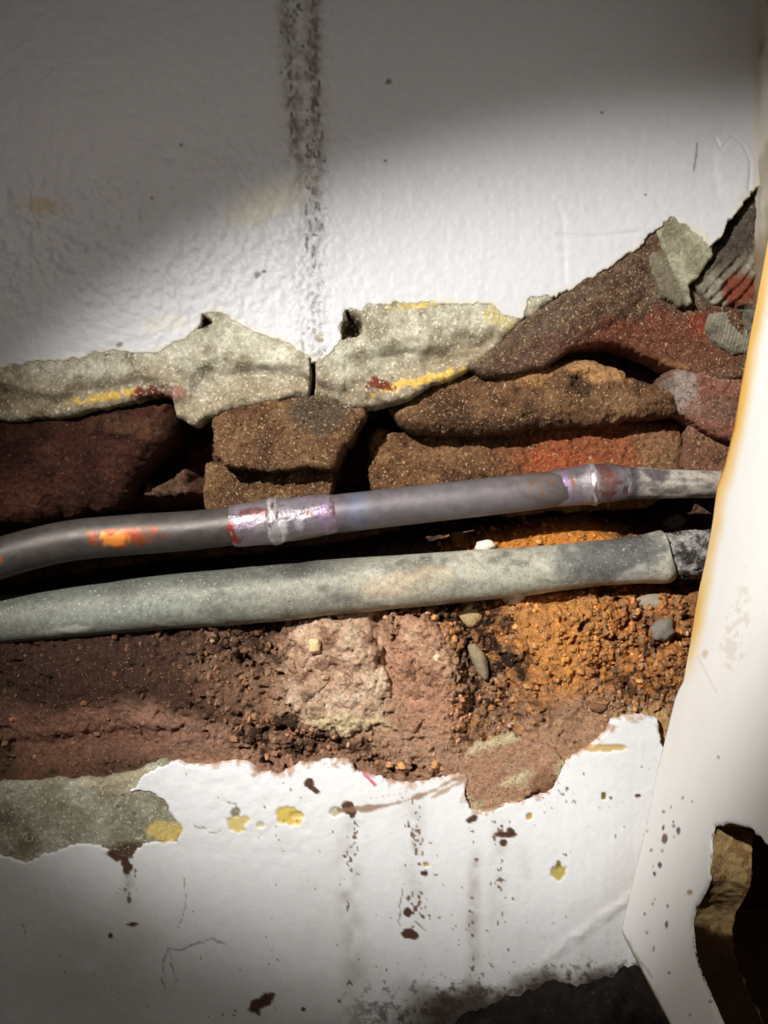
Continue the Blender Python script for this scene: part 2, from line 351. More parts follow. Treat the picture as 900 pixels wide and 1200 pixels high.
def core_mm(x, y):
    x = np.asarray(x, float); y = np.asarray(y, float)
    low = np.interp(x, LOW_X, LOW_Y)
    up = np.interp(y, [300, 440, 475, 500, 560, 610, 660, 700], [24, 26, 34, 62, 64, 58, 48, 30])
    t = np.clip((y - 700) / np.maximum(low - 700, 1), 0, 1)
    slope = 19 - 13.0 * t ** 0.9
    d = np.where(y < 700, up, slope)
    w = sstep(672, 722, y); d = up * (1 - w) + slope * w if False else np.where(y < 672, up, (1 - w) * np.interp(y, [660, 700, 740], [48, 30, 20]) + w * slope)
    d = np.where(y > low, 5.5, d)
    # rubble rising behind the pipes at the right
    d = d + 34 * ell(x, y, 180, 640, 400, 48, -6, 0.1, 39, 0.25) * (1 - sstep(655, 690, y + 0.11 * (x - 150)))
    d = d - 30 * ell(x, y, 640, 643, 105, 32, -6, 0.15, 41, 0.45) - 14 * ell(x, y, 780, 640, 60, 30, 0, 0.2, 42, 0.5)
    d = d - (22 + 8 * fbm(x, y, 20, 4, 57)) * ell(x, y, 190, 588, 60, 30, -20, 0.5, 43, 0.5)
    d = d + 34 * ell(x, y, 740, 425, 80, 34, 10, 0.1, 40, 0.3)
    m = sstep(690, 730, y) * (1 - sstep(low - 12, low + 2, y))
    # blocks, channel and hollows of the lower slope
    d = d - m * (3 * ell(x, y, 398, 792, 64, 62, 8, 0.14, 45, 0.28) + 2 * ell(x, y, 492, 772, 40, 70, -12, 0.2, 46, 0.35)
                 + 6 * ell(x, y, 655, 755, 52, 80, 18, 0.15, 47, 0.5) + 3 * ell(x, y, 130, 800, 120, 60, 10, 0.25, 48, 0.5)
                 + 3.5 * ell(x, y, 240, 850, 90, 45, 20, 0.15, 49, 0.5) + 4 * ell(x, y, 620, 880, 90, 40, -30, 0.15, 50, 0.5) + 4 * ell(x, y, 500, 870, 60, 36, 20, 0.15, 54, 0.5))
    d = d + m * (10 * ell(x, y, 575, 800, 30, 110, -8, 0.25, 51, 0.5) + 6 * ell(x, y, 300, 800, 28, 60, -20, 0.3, 52, 0.5) + 4 * ell(x, y, 60, 880, 130, 16, -8, 0.3, 53, 0.5)
                 + 5 * ell(x, y, 360, 880, 85, 16, 16, 0.3, 55, 0.5) + 5 * ell(x, y, 452, 770, 8, 60, -14, 0.3, 56, 0.5))
    rough = np.where(y > low, 0.2, 1.0)
    pitm = np.clip(0.32 + granules(x, y), 0, 1)
    d = d + rough * (3.2 * fbm(x, y, 60, 5, 61) + (0.9 + 1.2 * pitm) * fbm(x, y, 13, 5, 62, 0.65) + 2.2 * np.maximum(0, np.abs(fbm(x, y, 34, 4, 67)) - 0.25))
    d = d + rough * np.clip(0.25 + 1.2 * granules(x, y), 0, 1) * 3.0 * sstep(0.3, 0.8, fbm(x, y, 6, 3, 60))
    d = d + rough * pitm * 8.0 * sstep(0.22, 0.6, fbm(x, y, 11, 3, 68)) * sstep(-0.3, 0.3, fbm(x, y, 60, 2, 69))
    g = granules(x, y) + 0.6 * (1 - sstep(660, 700, y))
    for scl, amp, sd_ in ((15, 3.2, 63), (8, 1.9, 64), (4.5, 1.0, 65)):
        f1, f2, cid = worley(x, y, scl, sd_)
        d = d - rough * amp * (0.15 + np.clip(g, 0, 1)) * (np.sqrt(np.clip(0.75 - f1, 0, 1)) * (0.3 + cid) - 0.55)
    return np.maximum(d, 2.6)
def core_col(x, y):
    c = const((100, 74, 58))(x, y)
    n = fbm(x, y, 45, 4, 71)
    c = mixc(c, (128, 88, 68), 0.7 * sstep(-0.1, 0.6, n))
    c = mixc(c, (66, 40, 30), 0.6 * sstep(0.1, 0.7, -n))
    c = mixc(c, (58, 38, 30), 0.8 * ell(x, y, 60, 770, 190, 70, 0, 0.5, 86, 0.6)); c = mixc(c, (46, 30, 24), 0.8 * ell(x, y, 290, 745, 60, 40, 20, 0.6, 87, 0.5))
    c = mixc(c, (178, 138, 108), 0.8 * ell(x, y, 470, 790, 200, 90, 0, 0.4, 70, 0.5))
    c = mixc(c, (202, 166, 136), 0.95 * ell(x, y, 400, 785, 76, 66, 8, 0.4, 72))
    c = mixc(c, (205, 180, 140), 0.8 * ell(x, y, 405, 847, 58, 12, 6, 0.3, 73))
    c = mixc(c, (200, 150, 120), 0.9 * ell(x, y, 500, 790, 52, 85, -10, 0.3, 74))
    c = mixc(c, (196, 132, 80), 0.8 * ell(x, y, 670, 750, 100, 85, 20, 0.5, 84, 0.5)); c = mixc(c, (242, 168, 88), 1.0 * ell(x, y, 660, 735, 66, 72, 20, 0.7, 75, 0.6) * (0.65 + 0.35 * fbm(x, y, 10, 3, 85)))
    c = mixc(c, (222, 142, 60), 0.9 * ell(x, y, 630, 640, 110, 32, -6, 0.35, 76))
    c = mixc(c, (214, 142, 78), 0.75 * ell(x, y, 755, 745, 66, 75, 20, 0.4, 77))
    c = mixc(c, (192, 150, 118), 0.9 * ell(x, y, 640, 880, 100, 45, -30, 0.2, 78))
    c = mixc(c, (188, 148, 120), 0.9 * ell(x, y, 500, 885, 70, 32, 15, 0.2, 79))
    c = mixc(c, (160, 122, 100), 0.85 * ell(x, y, 230, 868, 110, 36, 12, 0.25, 80))
    c = mixc(c, (136, 96, 78), 0.7 * ell(x, y, 90, 860, 120, 30, 0, 0.3, 81))
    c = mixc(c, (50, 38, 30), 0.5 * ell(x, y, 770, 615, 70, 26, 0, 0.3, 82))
    g = granules(x, y)
    f1, f2, cid = worley(x, y, 8, 64)
    c = mixc(c, (70, 46, 32), 0.5 * g * sstep(0.35, 0.8, f1 + 0.2 * n))
    f1, f2, cid = worley(x, y, 6, 66)
    c = mixc(c, (206, 138, 66), 0.8 * g * (cid < 0.28) * (1 - sstep(0.3, 0.55, f1)) * sstep(420, 560, x))
    c = mixc(c, (196, 164, 130), 0.7 * g * ((cid > 0.3) & (cid < 0.42)) * (1 - sstep(0.3, 0.5, f1)))
    c = mixc(c, (150, 142, 132), 0.7 * g * ((cid > 0.8)) * (1 - sstep(0.3, 0.5, f1)) * sstep(640, 720, x))
    soil = sstep(0.0, 0.35, fbm(x, y, 18, 5, 88, 0.65)) * np.clip(1.2 * ell(x, y, 575, 800, 38, 110, -6, 0.4, 89) + ell(x, y, 560, 720, 50, 25, 0, 0.4, 90) + 0.9 * ell(x, y, 330, 850, 70, 50, 30, 0.4, 91) + 0.8 * ell(x, y, 430, 890, 70, 18, 14, 0.4, 92) + 0.7 * ell(x, y, 760, 790, 50, 50, 20, 0.4, 93) + 0.6 * ell(x, y, 300, 750, 80, 40, 0, .4, 94), 0, 1)
    c = mixc(c, (34, 22, 16), 0.85 * soil)
    low = np.interp(x, LOW_X, LOW_Y)
    c = mixc(c, (176, 134, 108), 0.75 * sstep(low - 26, low - 6, y + 10 * fbm(x, y, 30, 3, 83)) * sstep(150, 260, x))
    c = mixc(c, (208, 170, 110), 0.8 * sstep(low - 14, low - 4, y) * sstep(660, 690, x))
    return c
def build_core():
    gx = axis(-260, 960, 1.5, -30, 860, 6); gy = axis(330, 1000, 1.5, 480, 950, 6)
    X, Y = np.meshgrid(gx, gy); x = X.ravel(); y = Y.ravel()
    d = core_mm(x, y)
    k = 1 + np.clip(np.interp(y, [330, 500, 610, 700, 900, 1000], [30, 55, 50, 20, 5, 5]), 0, 60) / 1000 / D
    V = np.stack([(x - 450) * S * k, d / 1000, (600 - y) * S * k], -1)
    ids = np.arange(x.size).reshape(X.shape)
    F = np.stack([ids[:-1, :-1], ids[1:, :-1], ids[1:, 1:], ids[:-1, 1:]], -1).reshape(-1, 4)
    return make('wall_back', V, F, core_col(x, y), M_rubble)
wall = build_core()
tag(wall, 'rough brown and orange broken masonry core behind the two pipes', kind='structure')

up = relief('painted_plaster', UP_POLY, paint_up_front, 4.5, paint_up_col, M_paint, wall, step=1.7, bevel=2.5, bevel_mm=0.4, edge=(4.0, 12), seed=1, holes=[HOLE_NOTCH])
tag(up, 'white painted plaster above the broken edge, with a sooty drip mark')

# ---- lower painted plaster
def paint_low_front(x, y, sd):
    h = 0.6 * fbm(x, y, 200, 3, 101) + 0.12 * fbm(x, y, 26, 3, 102)
    h = h - 1.6 * ell(x, y, 120, 1080, 220, 80, 8, 0.1, 103, 0.8)
    h = h - 0.22 * fbm(x, y, 10, 3, 104) * ell(x, y, 300, 950, 170, 60, 5, 0.2, 105, 0.5)
    h = h + 0.07 * fbm(x * 3.5, y * 0.35, 26, 3, 106) * sstep(380, 480, x)
    h = h - 1.0 * sstep(1, 0, np.abs(y - (1140 - (x - 620) * 0.75)) / 14) * sstep(620, 650, x) * (0.6 + 0.6 * fbm(x, y, 14, 3, 107))
    h = h + 2.0 * sstep(1010, 1200, y)
    for pts in CRACKS: h = h + 0.15 * np.exp(-(linedist(x + 3 * fbm(x, y, 14, 3, 146), y + 3 * fbm(x, y, 14, 3, 147), pts) / 1.2) ** 2)
    for (px, py, rx, ry, col) in PATCHES: h = h + 0.8 * ell(x, y, px, py, rx, ry, 0, 0.4, px % 11, 0.12)
    return h
CRACKS = [[(193,1158),(190,1140),(191,1120),(196,1110),(210,1114),(228,1108),(250,1098),(256,1103),(264,1106)],
          [(196,1112),(200,1130),(207,1152)], [(226,968),(240,973),(252,975),(262,971)], [(262,938),(276,943),(280,950)],
          [(470,1085),(468,1062),(474,1036)], [(486,1080),(497,1090)],
          [(28,1110),(30,1092),(27,1078)], [(218,1030),(217,1060),(210,1085)]]
PATCHES = [(190,974,19,12,(222,196,118)),(278,965,13,9,(222,200,130)),(276,952,7,6,(150,145,125)),(336,958,15,11,(222,194,104)),(348,957,8,4,(222,194,104)),(305,967,4,3,(205,196,150)),
           (655,1022,8,8,(190,172,96)),(655,1014,3,6,(150,130,70)),(620,957,4,4,(190,150,70)),(708,932,3,4,(110,100,50)),(393,952,7,5,(196,186,160)),(705,877,32,4,(206,176,120)),(499,1013,3,3,(190,160,90))]
def paint_low_col(x, y):
    c = const((240, 240, 239))(x, y)
    c = mixc(c, (190, 182, 172), 0.35 * sstep(-0.1, 0.8, fbm(x, y, 130, 4, 121)) * sstep(960, 1100, y))
    for (px, py, rx, ry, col) in PATCHES: c = mixc(c, col, ell(x, y, px, py, rx, ry, 0, 0.4, px % 11, 0.12))
    wx = x + 3 * fbm(x, y, 14, 3, 146); wy = y + 3 * fbm(x, y, 14, 3, 147)
    for pts in CRACKS: c = mixc(c, (120, 110, 100), 0.6 * (1 - sstep(0.0, 1.2, linedist(wx, wy, pts) + 0.6 * fbm(x, y, 8, 2, 122))))
    sp = 0
    for i, (cx, half, y0, y1, dens) in enumerate([(412,12,950,1190,0.16),(488,13,925,1050,0.34),(486,16,1040,1110,0.22),(556,7,950,1190,0.26),(585,12,960,1110,0.13),(430,40,915,960,0.10),(640,70,900,960,0.05),(600,200,900,1190,0.02),(150,10,1000,1090,0.12)]):
        sp = np.maximum(sp, speckle(x, y, cx, half, y0, y1, dens, 130 + i, 4.2))
    c = mixc(c, (104, 78, 58), 0.85 * sp)
    for (cx, w, y0, y1, s) in [(412,14,960,1190,0.35),(488,12,940,1090,0.32),(556,8,1000,1185,0.42),(585,10,960,1120,0.2),(612,8,990,1080,0.15),(150,7,1020,1090,0.4),(470,30,930,990,.15)]:
        c = mixc(c, (150, 138, 124), s * np.exp(-((x - cx - 4 * fbm(y, y * 0, 60, 2, cx)) / w) ** 2) * sstep(y0 - 20, y0 + 20, y) * (1 - sstep(y1 - 60, y1, y)) * (0.6 + 0.7 * fbm(x, y, 14, 3, cx)))
    for (px, py, rx, ry, rot) in [(141,1000,14,8,-10),(152,990,10,6,10),(148,1015,6,10,-10),(134,998,7,5,0),(363,918,7,5,40),(368,925,7,3,30),(408,945,7,7,0),(412,950,4,9,0),(592,978,12,4,5),(598,973,4,5,0),(590,988,4,4,0),(552,960,7,4,-40),
                              (481,1095,9,6,20),(478,1068,4,6,0),(497,1023,5,4,0),(748,1098,3,6,0),(155,1083,6,2,0),(305,1178,16,8,-40),(748,933,4,2.5,0),(620,930,2,2,0),(716,935,2,2,0),(130,1096,2,3,0),(355,1185,2,2,0)]:
        c = mixc(c, (80, 54, 40), 0.95 * ell(x, y, px, py, rx, ry, rot, 0.45, (px + py) % 13, 0.18))
    # scraped lip
    c = mixc(c, (150, 118, 92), 0.8 * (1 - sstep(0.5, 4, linedist(x, y, [(398,950),(440,946),(470,940),(500,930),(530,915),(550,906)]) + 3 * fbm(x, y, 12, 3, 141))))
    c = mixc(c, (170, 134, 106), 0.7 * (1 - sstep(1, 3, linedist(x, y, [(505,935),(560,905)]) + 2 * fbm(x, y, 9, 3, 142))))
    # red crayon line
    c = mixc(c, (214, 70, 100), 0.8 * (1 - sstep(0.8, 2.6, linedist(x, y, [(420,898),(428,908),(440,920)]) + 1.2 * fbm(x, y, 6, 2, 143))))
    c = mixc(c, (225, 150, 160), 0.5 * (1 - sstep(0.3, 1.3, linedist(x, y, [(430,936),(470,930),(482,925)]))) * (np.sin(x * 0.9) > 0))
    sdp = np.abs(polydist(x, y, PAINT_LOW_TOP + [(980, 1300), (-260, 1300)]))
    c = mixc(c, (178, 140, 116), 0.8 * (1 - sstep(-2, 5, sdp + 7 * fbm(x, y, 9, 4, 144, 0.65))) * sstep(190, 240, x))
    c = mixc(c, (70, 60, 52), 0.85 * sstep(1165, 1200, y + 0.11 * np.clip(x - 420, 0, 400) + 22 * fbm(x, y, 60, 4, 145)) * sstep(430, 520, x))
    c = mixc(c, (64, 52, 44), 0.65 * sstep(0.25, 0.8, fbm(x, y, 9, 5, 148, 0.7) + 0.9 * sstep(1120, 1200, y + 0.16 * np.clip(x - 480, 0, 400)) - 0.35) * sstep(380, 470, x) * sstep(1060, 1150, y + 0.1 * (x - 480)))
    return c
LOW_POLY = PAINT_LOW_TOP + [(980, 1290), (-260, 1290)]
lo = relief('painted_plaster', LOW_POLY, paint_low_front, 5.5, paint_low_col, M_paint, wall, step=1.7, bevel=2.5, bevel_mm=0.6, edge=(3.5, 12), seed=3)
tag(lo, 'white painted plaster under the pipes, spattered with dirt')

# ---- grey sand render exposed where the paint skin is gone
def rend_front(x, y, sd):
    e = np.interp(x, [p[0] for p in RENDER_LOW_EDGE], [p[1] for p in RENDER_LOW_EDGE])
    pe = np.interp(x, [p[0] for p in PAINT_TOP_EDGE], [p[1] for p in PAINT_TOP_EDGE])
    t = np.clip((y - pe) / np.maximum(e - pe, 8), 0, 1)
    step_ = sstep(0.40, 0.70, t + 0.22 * fbm(x, y, 50, 3, 151))
    h = 0.45 + 0.5 * fbm(x, y, 260, 3, 1) + 5.0 * step_ + 1.5 * t + 1.4 * t * fbm(x, y, 26, 4, 152) + (0.2 + 0.5 * t) * fbm(x, y, 8, 4, 153, 0.65)
    h = h - 2.0 * ell(x, y, 480, 450, 60, 16, -4, 0.2, 154) + 3.0 * ell(x, y, 470, 425, 70, 14, -4, 0.2, 155)
    h = h + 16 * np.exp(-(linedist(x, y, [(366,422),(367,440),(364,462)]) / 2.6) ** 4)
    h = h + 14 * sstep(-1.5, 1.5, polydist(x, y, HOLE_NOTCH) + 1.5 * fbm(x, y, 6, 3, 157))
    h = h + 12 * sstep(-1.5, 1.5, polydist(x, y, [(236,370),(249,378),(234,385)]))
    return h
def rend_col(x, y):
    c = const((172, 166, 144))(x, y)
    n = fbm(x, y, 22, 5, 161, 0.65)
    c = mixc(c, (212, 206, 186), 0.75 * sstep(0.0, 0.6, n))
    c = mixc(c, (130, 120, 98), 0.75 * sstep(0.05, 0.6, -n))
    e = np.interp(x, [p[0] for p in RENDER_LOW_EDGE], [p[1] for p in RENDER_LOW_EDGE])
    c = mixc(c, (140, 122, 94), 0.6 * sstep(e - 55, e - 20, y + 12 * fbm(x, y, 40, 3, 162)))
    # yellow primer and red brick smears
    c = mixc(c, (216, 176, 84), 0.9 * ell(x, y, 130, 463, 32, 5, -8, 0.9, 163))
    c = mixc(c, (222, 180, 84), 0.95 * ell(x, y, 502, 443, 46, 6, -14, 0.9, 164))
    c = mixc(c, (212, 184, 96), 0.8 * ell(x, y, 490, 357, 30, 5, -8, 0.4, 165))
    c = mixc(c, (196, 180, 110), 0.6 * ell(x, y, 585, 375, 22, 8, 30, 0.5, 166))
    c = mixc(c, (92, 40, 30), 0.9 * ell(x, y, 172, 459, 16, 6, 0, 0.9, 167))
    c = mixc(c, (160, 110, 96), 0.8 * ell(x, y, 205, 460, 12, 6, 0, 0.9, 168))
    c = mixc(c, (100, 46, 32), 0.9 * ell(x, y, 445, 450, 16, 6, 10, 0.9, 169))
    c = mixc(c, (84, 74, 64), 0.6 * ell(x, y, 362, 490, 45, 28, 0, 0.3, 170))
    c = mixc(c, (88, 52, 40), 0.8 * sstep(10, -40, x + 40 * fbm(x, y, 30, 3, 171)) * sstep(440, 460, y))
    c = mixc(c, (70, 55, 42), 0.9 * ell(x, y, 412, 381, 13, 17, 0, 0.2, 172)); c = mixc(c, (70, 55, 42), 0.9 * ell(x, y, 240, 378, 8, 8, 0, 0.2, 173))
    return c
REND_POLY = [(-260,400),(0,396),(90,392),(180,388),(232,362),(252,352),(300,366),(380,380),(400,350),(480,340),(590,345),(640,338),(650,352),(604,385),(580,412)] + RENDER_LOW_EDGE[::-1][1:]
ru = relief('render_coat', REND_POLY, rend_front, 26, rend_col, M_render, wall, step=1.7, bevel=9, bevel_mm=6, edge=(3.0, 12), seed=5, nominal=3)
tag(ru, 'ragged grey sand render showing under the broken paint')
# a thin ledge of loose grey plaster curling out under the paint at the left
led = relief('plaster_flap', [(98,421),(112,414),(140,411),(170,414),(181,420),(150,424),(115,424)], lambda x, y, sd: 0.4 + 0.05 * (y - 412) + 0.2 * fbm(x, y, 12, 3, 7), 5, const((112, 98, 88)), M_render, wall, step=1.5, bevel=3, bevel_mm=1, edge=(1, 8))
def rend2_col(x, y):
    c = rend_col(x, y - 520)
    c = const((150, 145, 122))(x, y); n = fbm(x, y, 30, 5, 181)
    c = mixc(c, (186, 182, 164), 0.7 * sstep(0, 0.6, n)); c = mixc(c, (112, 104, 84), 0.7 * sstep(0.05, 0.6, -n))
    c = mixc(c, (190, 172, 138), 0.5 * ell(x, y, 150, 918, 60, 14, 0, 0.3, 182))
    f1, f2, cid = worley(x, y, 9, 183)
    c = mixc(c, (70, 58, 46), 0.8 * (cid < 0.12) * (1 - sstep(0.12, 0.28, f1)) * sstep(80, 130, x))
    c = mixc(c, (226, 198, 116), 0.95 * ell(x, y, 192, 975, 20, 13, 0, 0.35, 184, 0.15))
    c = mixc(c, (84, 58, 42), 0.8 * ell(x, y, 150, 998, 26, 10, 0, 0.4, 185))
    return c
rl = relief('render_coat', [(-260,920),(0,918),(60,914),(120,915),(160,904),(186,892),(205,896),(215,935),(225,985),(170,1010),(90,1010),(30,1030),(-260,1030)],
            lambda x, y, sd: 0.9 + 0.6 * fbm(x, y, 200, 3, 101) + 0.5 * fbm(x, y, 40, 4, 186) + 0.2 * fbm(x, y, 6, 3, 187), 8, rend2_col, M_render, wall, step=1.8, bevel=8, bevel_mm=2.0, edge=(3, 14), seed=6)
tag(rl, 'bare patch of grey sand render at the lower left')
# tan backing plaster where the lower paint has sheared off
pp = relief('plaster_patch', [(536,896),(560,872),(600,862),(650,876),(664,896),(654,914),(646,936),(632,926),(602,944),(572,957),(548,950),(544,924)],
            lambda x, y, sd: 0.9 + 0.6 * fbm(x, y, 200, 3, 101) + 0.8 * fbm(x, y, 30, 4, 191) - 1.6 * ell(x, y, 640, 912, 16, 16, 0, 0.3, 195),7,
            lambda x, y: mixc(mixc(const((192, 148, 118))(x, y), (216, 196, 156), sstep(0.0, 0.5, fbm(x * 0.6 + y, y, 26, 3, 192) + 0.6 * sstep(930, 950, y + 0.2 * (600 - x)))), (140, 92, 68), 0.6 * ell(x, y, 640, 915, 18, 18, 0, .4, 193)), M_rubble, wall, step=1.6, bevel=4, bevel_mm=1.5, edge=(4, 10), seed=7)
tag(pp, 'tan plaster where the paint has sheared off')

# ---- bricks and mortar of the upper side of the chase
def brick_col(base, dark, light, extra=()):
    def f(x, y):
        c = const(base)(x, y); n = fbm(x, y, 28, 5, 200 + base[0]); n2 = fbm(x, y, 9, 3, 211)
        c = mixc(c, light, 0.75 * sstep(0.05, 0.7, n)); c = mixc(c, dark, 0.75 * sstep(0.05, 0.6, -n + 0.3 * n2))
        for (px, py, rx, ry, rot, col, s) in extra: c = mixc(c, col, s * ell(x, y, px, py, rx, ry, rot, 0.35, px % 17))
        return c
    return f
def rock(depth, tiltx=0.0, tilty=0.0, amp=1.0, cx=450, cy=500, seed=0, extra=()):
    def f(x, y, sd):
        h = depth + tiltx * (x - cx) + tilty * (y - cy) + amp * (2.2 * fbm(x, y, 50, 4, seed + 0.3) + 1.3 * fbm(x, y, 14, 5, seed + 0.7, 0.65) + 1.6 * np.maximum(0, fbm(x, y, 22, 4, seed + 0.9) - 0.35))
        f1, f2, cid = worley(x, y, 5, int(seed) + 1)
        h = h - amp * 0.9 * (cid > 0.7) * np.sqrt(np.clip(0.4 - f1, 0, 1)) + amp * 0.9 * (cid < 0.14) * sstep(0.5, 0.2, f1)
        for (px, py, rx, ry, rot, a) in extra: h = h + a * ell(x, y, px, py, rx, ry, rot, 0.3, px % 19)
        return h
    return f
BR = [  # outline, front, back, colours, bevel px, bevel mm, nominal, label
  ([(-260,478),(0,478),(120,470),(205,462),(206,500),(192,524),(170,548),(150,575),(132,598),(60,612),(0,618),(-260,625)], rock(11, 0.01, 0.03, 1.2, 100, 540, 301), 60,
   brick_col((74,44,34),(50,28,22),(98,62,46),[(150,498,40,12,10,(104,72,52),.6)]), 42, 20, 14),
  ([(244,468),(300,462),(430,462),(428,484),(414,508),(402,532),(392,552),(330,551),(262,549),(250,535),(246,505)], rock(9, 0, 0.0, 1, 330, 510, 303), 58,
   brick_col((112,80,56),(72,48,35),(142,108,76),[(370,484,36,22,0,(88,80,68),.7)]), 9, 6, 12),
  ([(236,540),(300,540),(390,540),(388,575),(382,598),(330,604),(270,612),(238,612)], rock(27, 0, -0.06, 1.3, 310, 590, 305), 60,
   brick_col((114,82,55),(78,53,38),(144,110,75)), 8, 5, 24),
  ([(452,476),(480,462),(500,450),(540,432),(575,412),(640,420),(672,416),(700,420),(740,436),(780,448),(796,460),(800,485),(760,494),(700,496),(640,500),(580,508),(520,512),(478,508),(462,492)],
   rock(12, 0, -0.03, 1.1, 600, 470, 307, [(690,450,16,14,0,5),(770,445,30,20,0,5)]), 60,
   brick_col((120,86,60),(76,52,38),(164,130,92),[(700,432,45,14,5,(208,158,104),.9),(625,440,24,12,0,(182,130,78),.7),(680,455,16,10,0,(70,50,36),.8)]), 26, 15, 15),
  ([(424,540),(432,512),(444,496),(520,500),(640,488),(760,480),(805,490),(812,512),(806,540),(800,575),(760,596),(640,602),(540,606),(460,600),(432,575)], rock(34, 0, -0.04, 1.3, 600, 545, 309), 62,
   brick_col((120,84,57),(80,52,37),(160,120,82),[(700,525,92,44,-4,(170,94,62),.85),(600,525,40,30,0,(120,80,52),.7),(775,520,32,30,0,(150,112,80),.8),(650,540,50,22,0,(182,92,56),.7)]), 14, 8, 26),
  ([(784,430),(830,432),(880,436),(880,520),(850,517),(820,500),(800,482),(790,462)], rock(13, 0, 0, 0.8, 830, 470, 311), 60,
   brick_col((150,96,80),(108,66,54),(172,140,126),[(800,452,16,26,0,(176,166,160),.8),(840,480,20,16,0,(136,110,92),.6)]), 12, 6, 16),
  ([(-260,655),(0,632),(120,612),(240,602),(360,596),(450,588),(470,596),(470,622),(400,636),(300,648),(120,668),(0,690),(-260,712)], rock(21, 0, 0.02, 1.2, 150, 640, 316), 95,
   brick_col((78,52,40),(50,32,25),(104,74,56)), 12, 8, 22),  # course added behind the upper pipe to block light between the pipes
  ([(808,490),(860,505),(880,510),(880,575),(812,575),(800,540)], rock(25, 0, 0, 1, 830, 540, 313), 62,
   brick_col((132,92,72),(92,62,48),(160,124,104)), 8, 5, 28),
]
for (poly, fr, bk, cf, bp_, bm_, nom) in BR:
    relief('brick', poly, fr, bk, cf, M_brick_dark if poly[0][0] < 0 else M_brick, wall, step=1.6, bevel=bp_, bevel_mm=bm_, edge=(5, 24), seed=poly[0][0] % 23, nominal=nom)
# broken reddish brown face that climbs to the corner
def arch_front(x, y, sd):
    t = (y - np.interp(x, [560, 600, 700, 786, 830, 900], [430, 388, 322, 253, 290, 400])) / 100
    return 0.8 + 0.5 * fbm(x, y, 260, 3, 1) + 10.0 * np.clip(t, 0, 1.4) ** 0.8 + 1.2 * fbm(x, y, 36, 4, 321) + 0.6 * fbm(x, y, 8, 4, 322) - 2 * ell(x, y, 700, 370, 60, 14, -30, 0.2, 323)
arch = relief('brick', [(548,432),(575,408),(606,380),(640,354),(700,318),(745,286),(786,246),(800,300),(806,330),(836,352),(870,362),(884,440),(862,446),(830,440),(790,428),(760,414),(730,402),(700,402),(672,408),(640,430),(600,440),(565,442)],
       arch_front, 40, brick_col((108,84,68),(80,58,46),(138,118,98),[(750,392,90,24,-10,(122,66,50),.85),(824,380,16,14,20,(140,62,44),.85),(640,408,50,18,-34,(104,74,62),.7),(812,412,60,24,10,(116,70,52),.8),(770,420,50,6,14,(176,126,82),.8),(640,372,60,16,-34,(120,104,88),.6)]),
       M_brick, wall, step=1.7, bevel=7, bevel_mm=7, edge=(2.5, 12), seed=8, nominal=6)
tag(arch, 'broken red brown brick climbing to the corner')
# grey render wedge and mortar lumps by the corner
wedge = relief('render_coat', [(752,284),(770,266),(788,248),(806,262),(832,274),(836,300),(822,322),(808,336),(812,356),(796,358),(776,344),(764,316)],
       lambda x, y, sd: 0.7 + 0.5 * fbm(x, y, 260, 3, 1) + 3.2 * (x < 776 + 0.45 * (y - 290)) + 0.7 * fbm(x, y, 22, 4, 331) + 0.3 * fbm(x, y, 6, 3, 332), 24,
       lambda x, y: mixc(brick_col((152,148,122),(120,114,92),(190,186,160))(x, y), (118, 108, 88), 0.8 * (x < 776 + 0.45 * (y - 290))), M_mortar, wall, step=1.6, bevel=5, bevel_mm=3, edge=(2, 10), seed=9, nominal=3)
def stri(x, y): return np.sin((x * 0.75 + y * 0.66) * 0.55 + 1.5 * fbm(x, y, 30, 3, 341))
mort = relief('mortar', [(806,330),(826,300),(846,280),(866,248),(884,222),(910,204),(960,200),(960,440),(884,440),(872,400),(866,372),(832,356)],
       lambda x, y, sd: 5 + 1.2 * stri(x, y) * ell(x, y, 842, 330, 40, 36, 0, 0.2, 342) + 5 * np.exp(-(linedist(x, y, [(806,332),(840,290),(880,226),(900,208)]) / 7) ** 2) + 6 * np.exp(-(linedist(x, y, [(832,362),(850,360),(880,362)]) / 3.5) ** 2) + 2.0 * fbm(x, y, 22, 4, 343) + 0.8 * fbm(x, y, 6, 3, 344), 40,
       brick_col((122,114,98),(80,72,62),(158,150,132),[(868,340,20,22,40,(120,58,40),.9),(866,270,24,46,30,(72,62,54),.8)]), M_mortar, wall, step=1.6, bevel=5, bevel_mm=5, edge=(3, 10), seed=10, nominal=5)
tag(mort, 'dark grey mortar torn out at the wall corner')
mo2 = relief('mortar', [(832,366),(850,362),(876,364),(884,415),(862,416),(842,404),(828,386)], lambda x, y, sd: 5.5 + 0.8 * fbm(x, y, 18, 4, 346) + 0.5 * stri(x, y + 3 * x), 40, brick_col((146,138,120),(104,96,82),(176,168,148)), M_mortar, wall, step=1.6, bevel=5, bevel_mm=5, edge=(2, 9), seed=11, nominal=5)

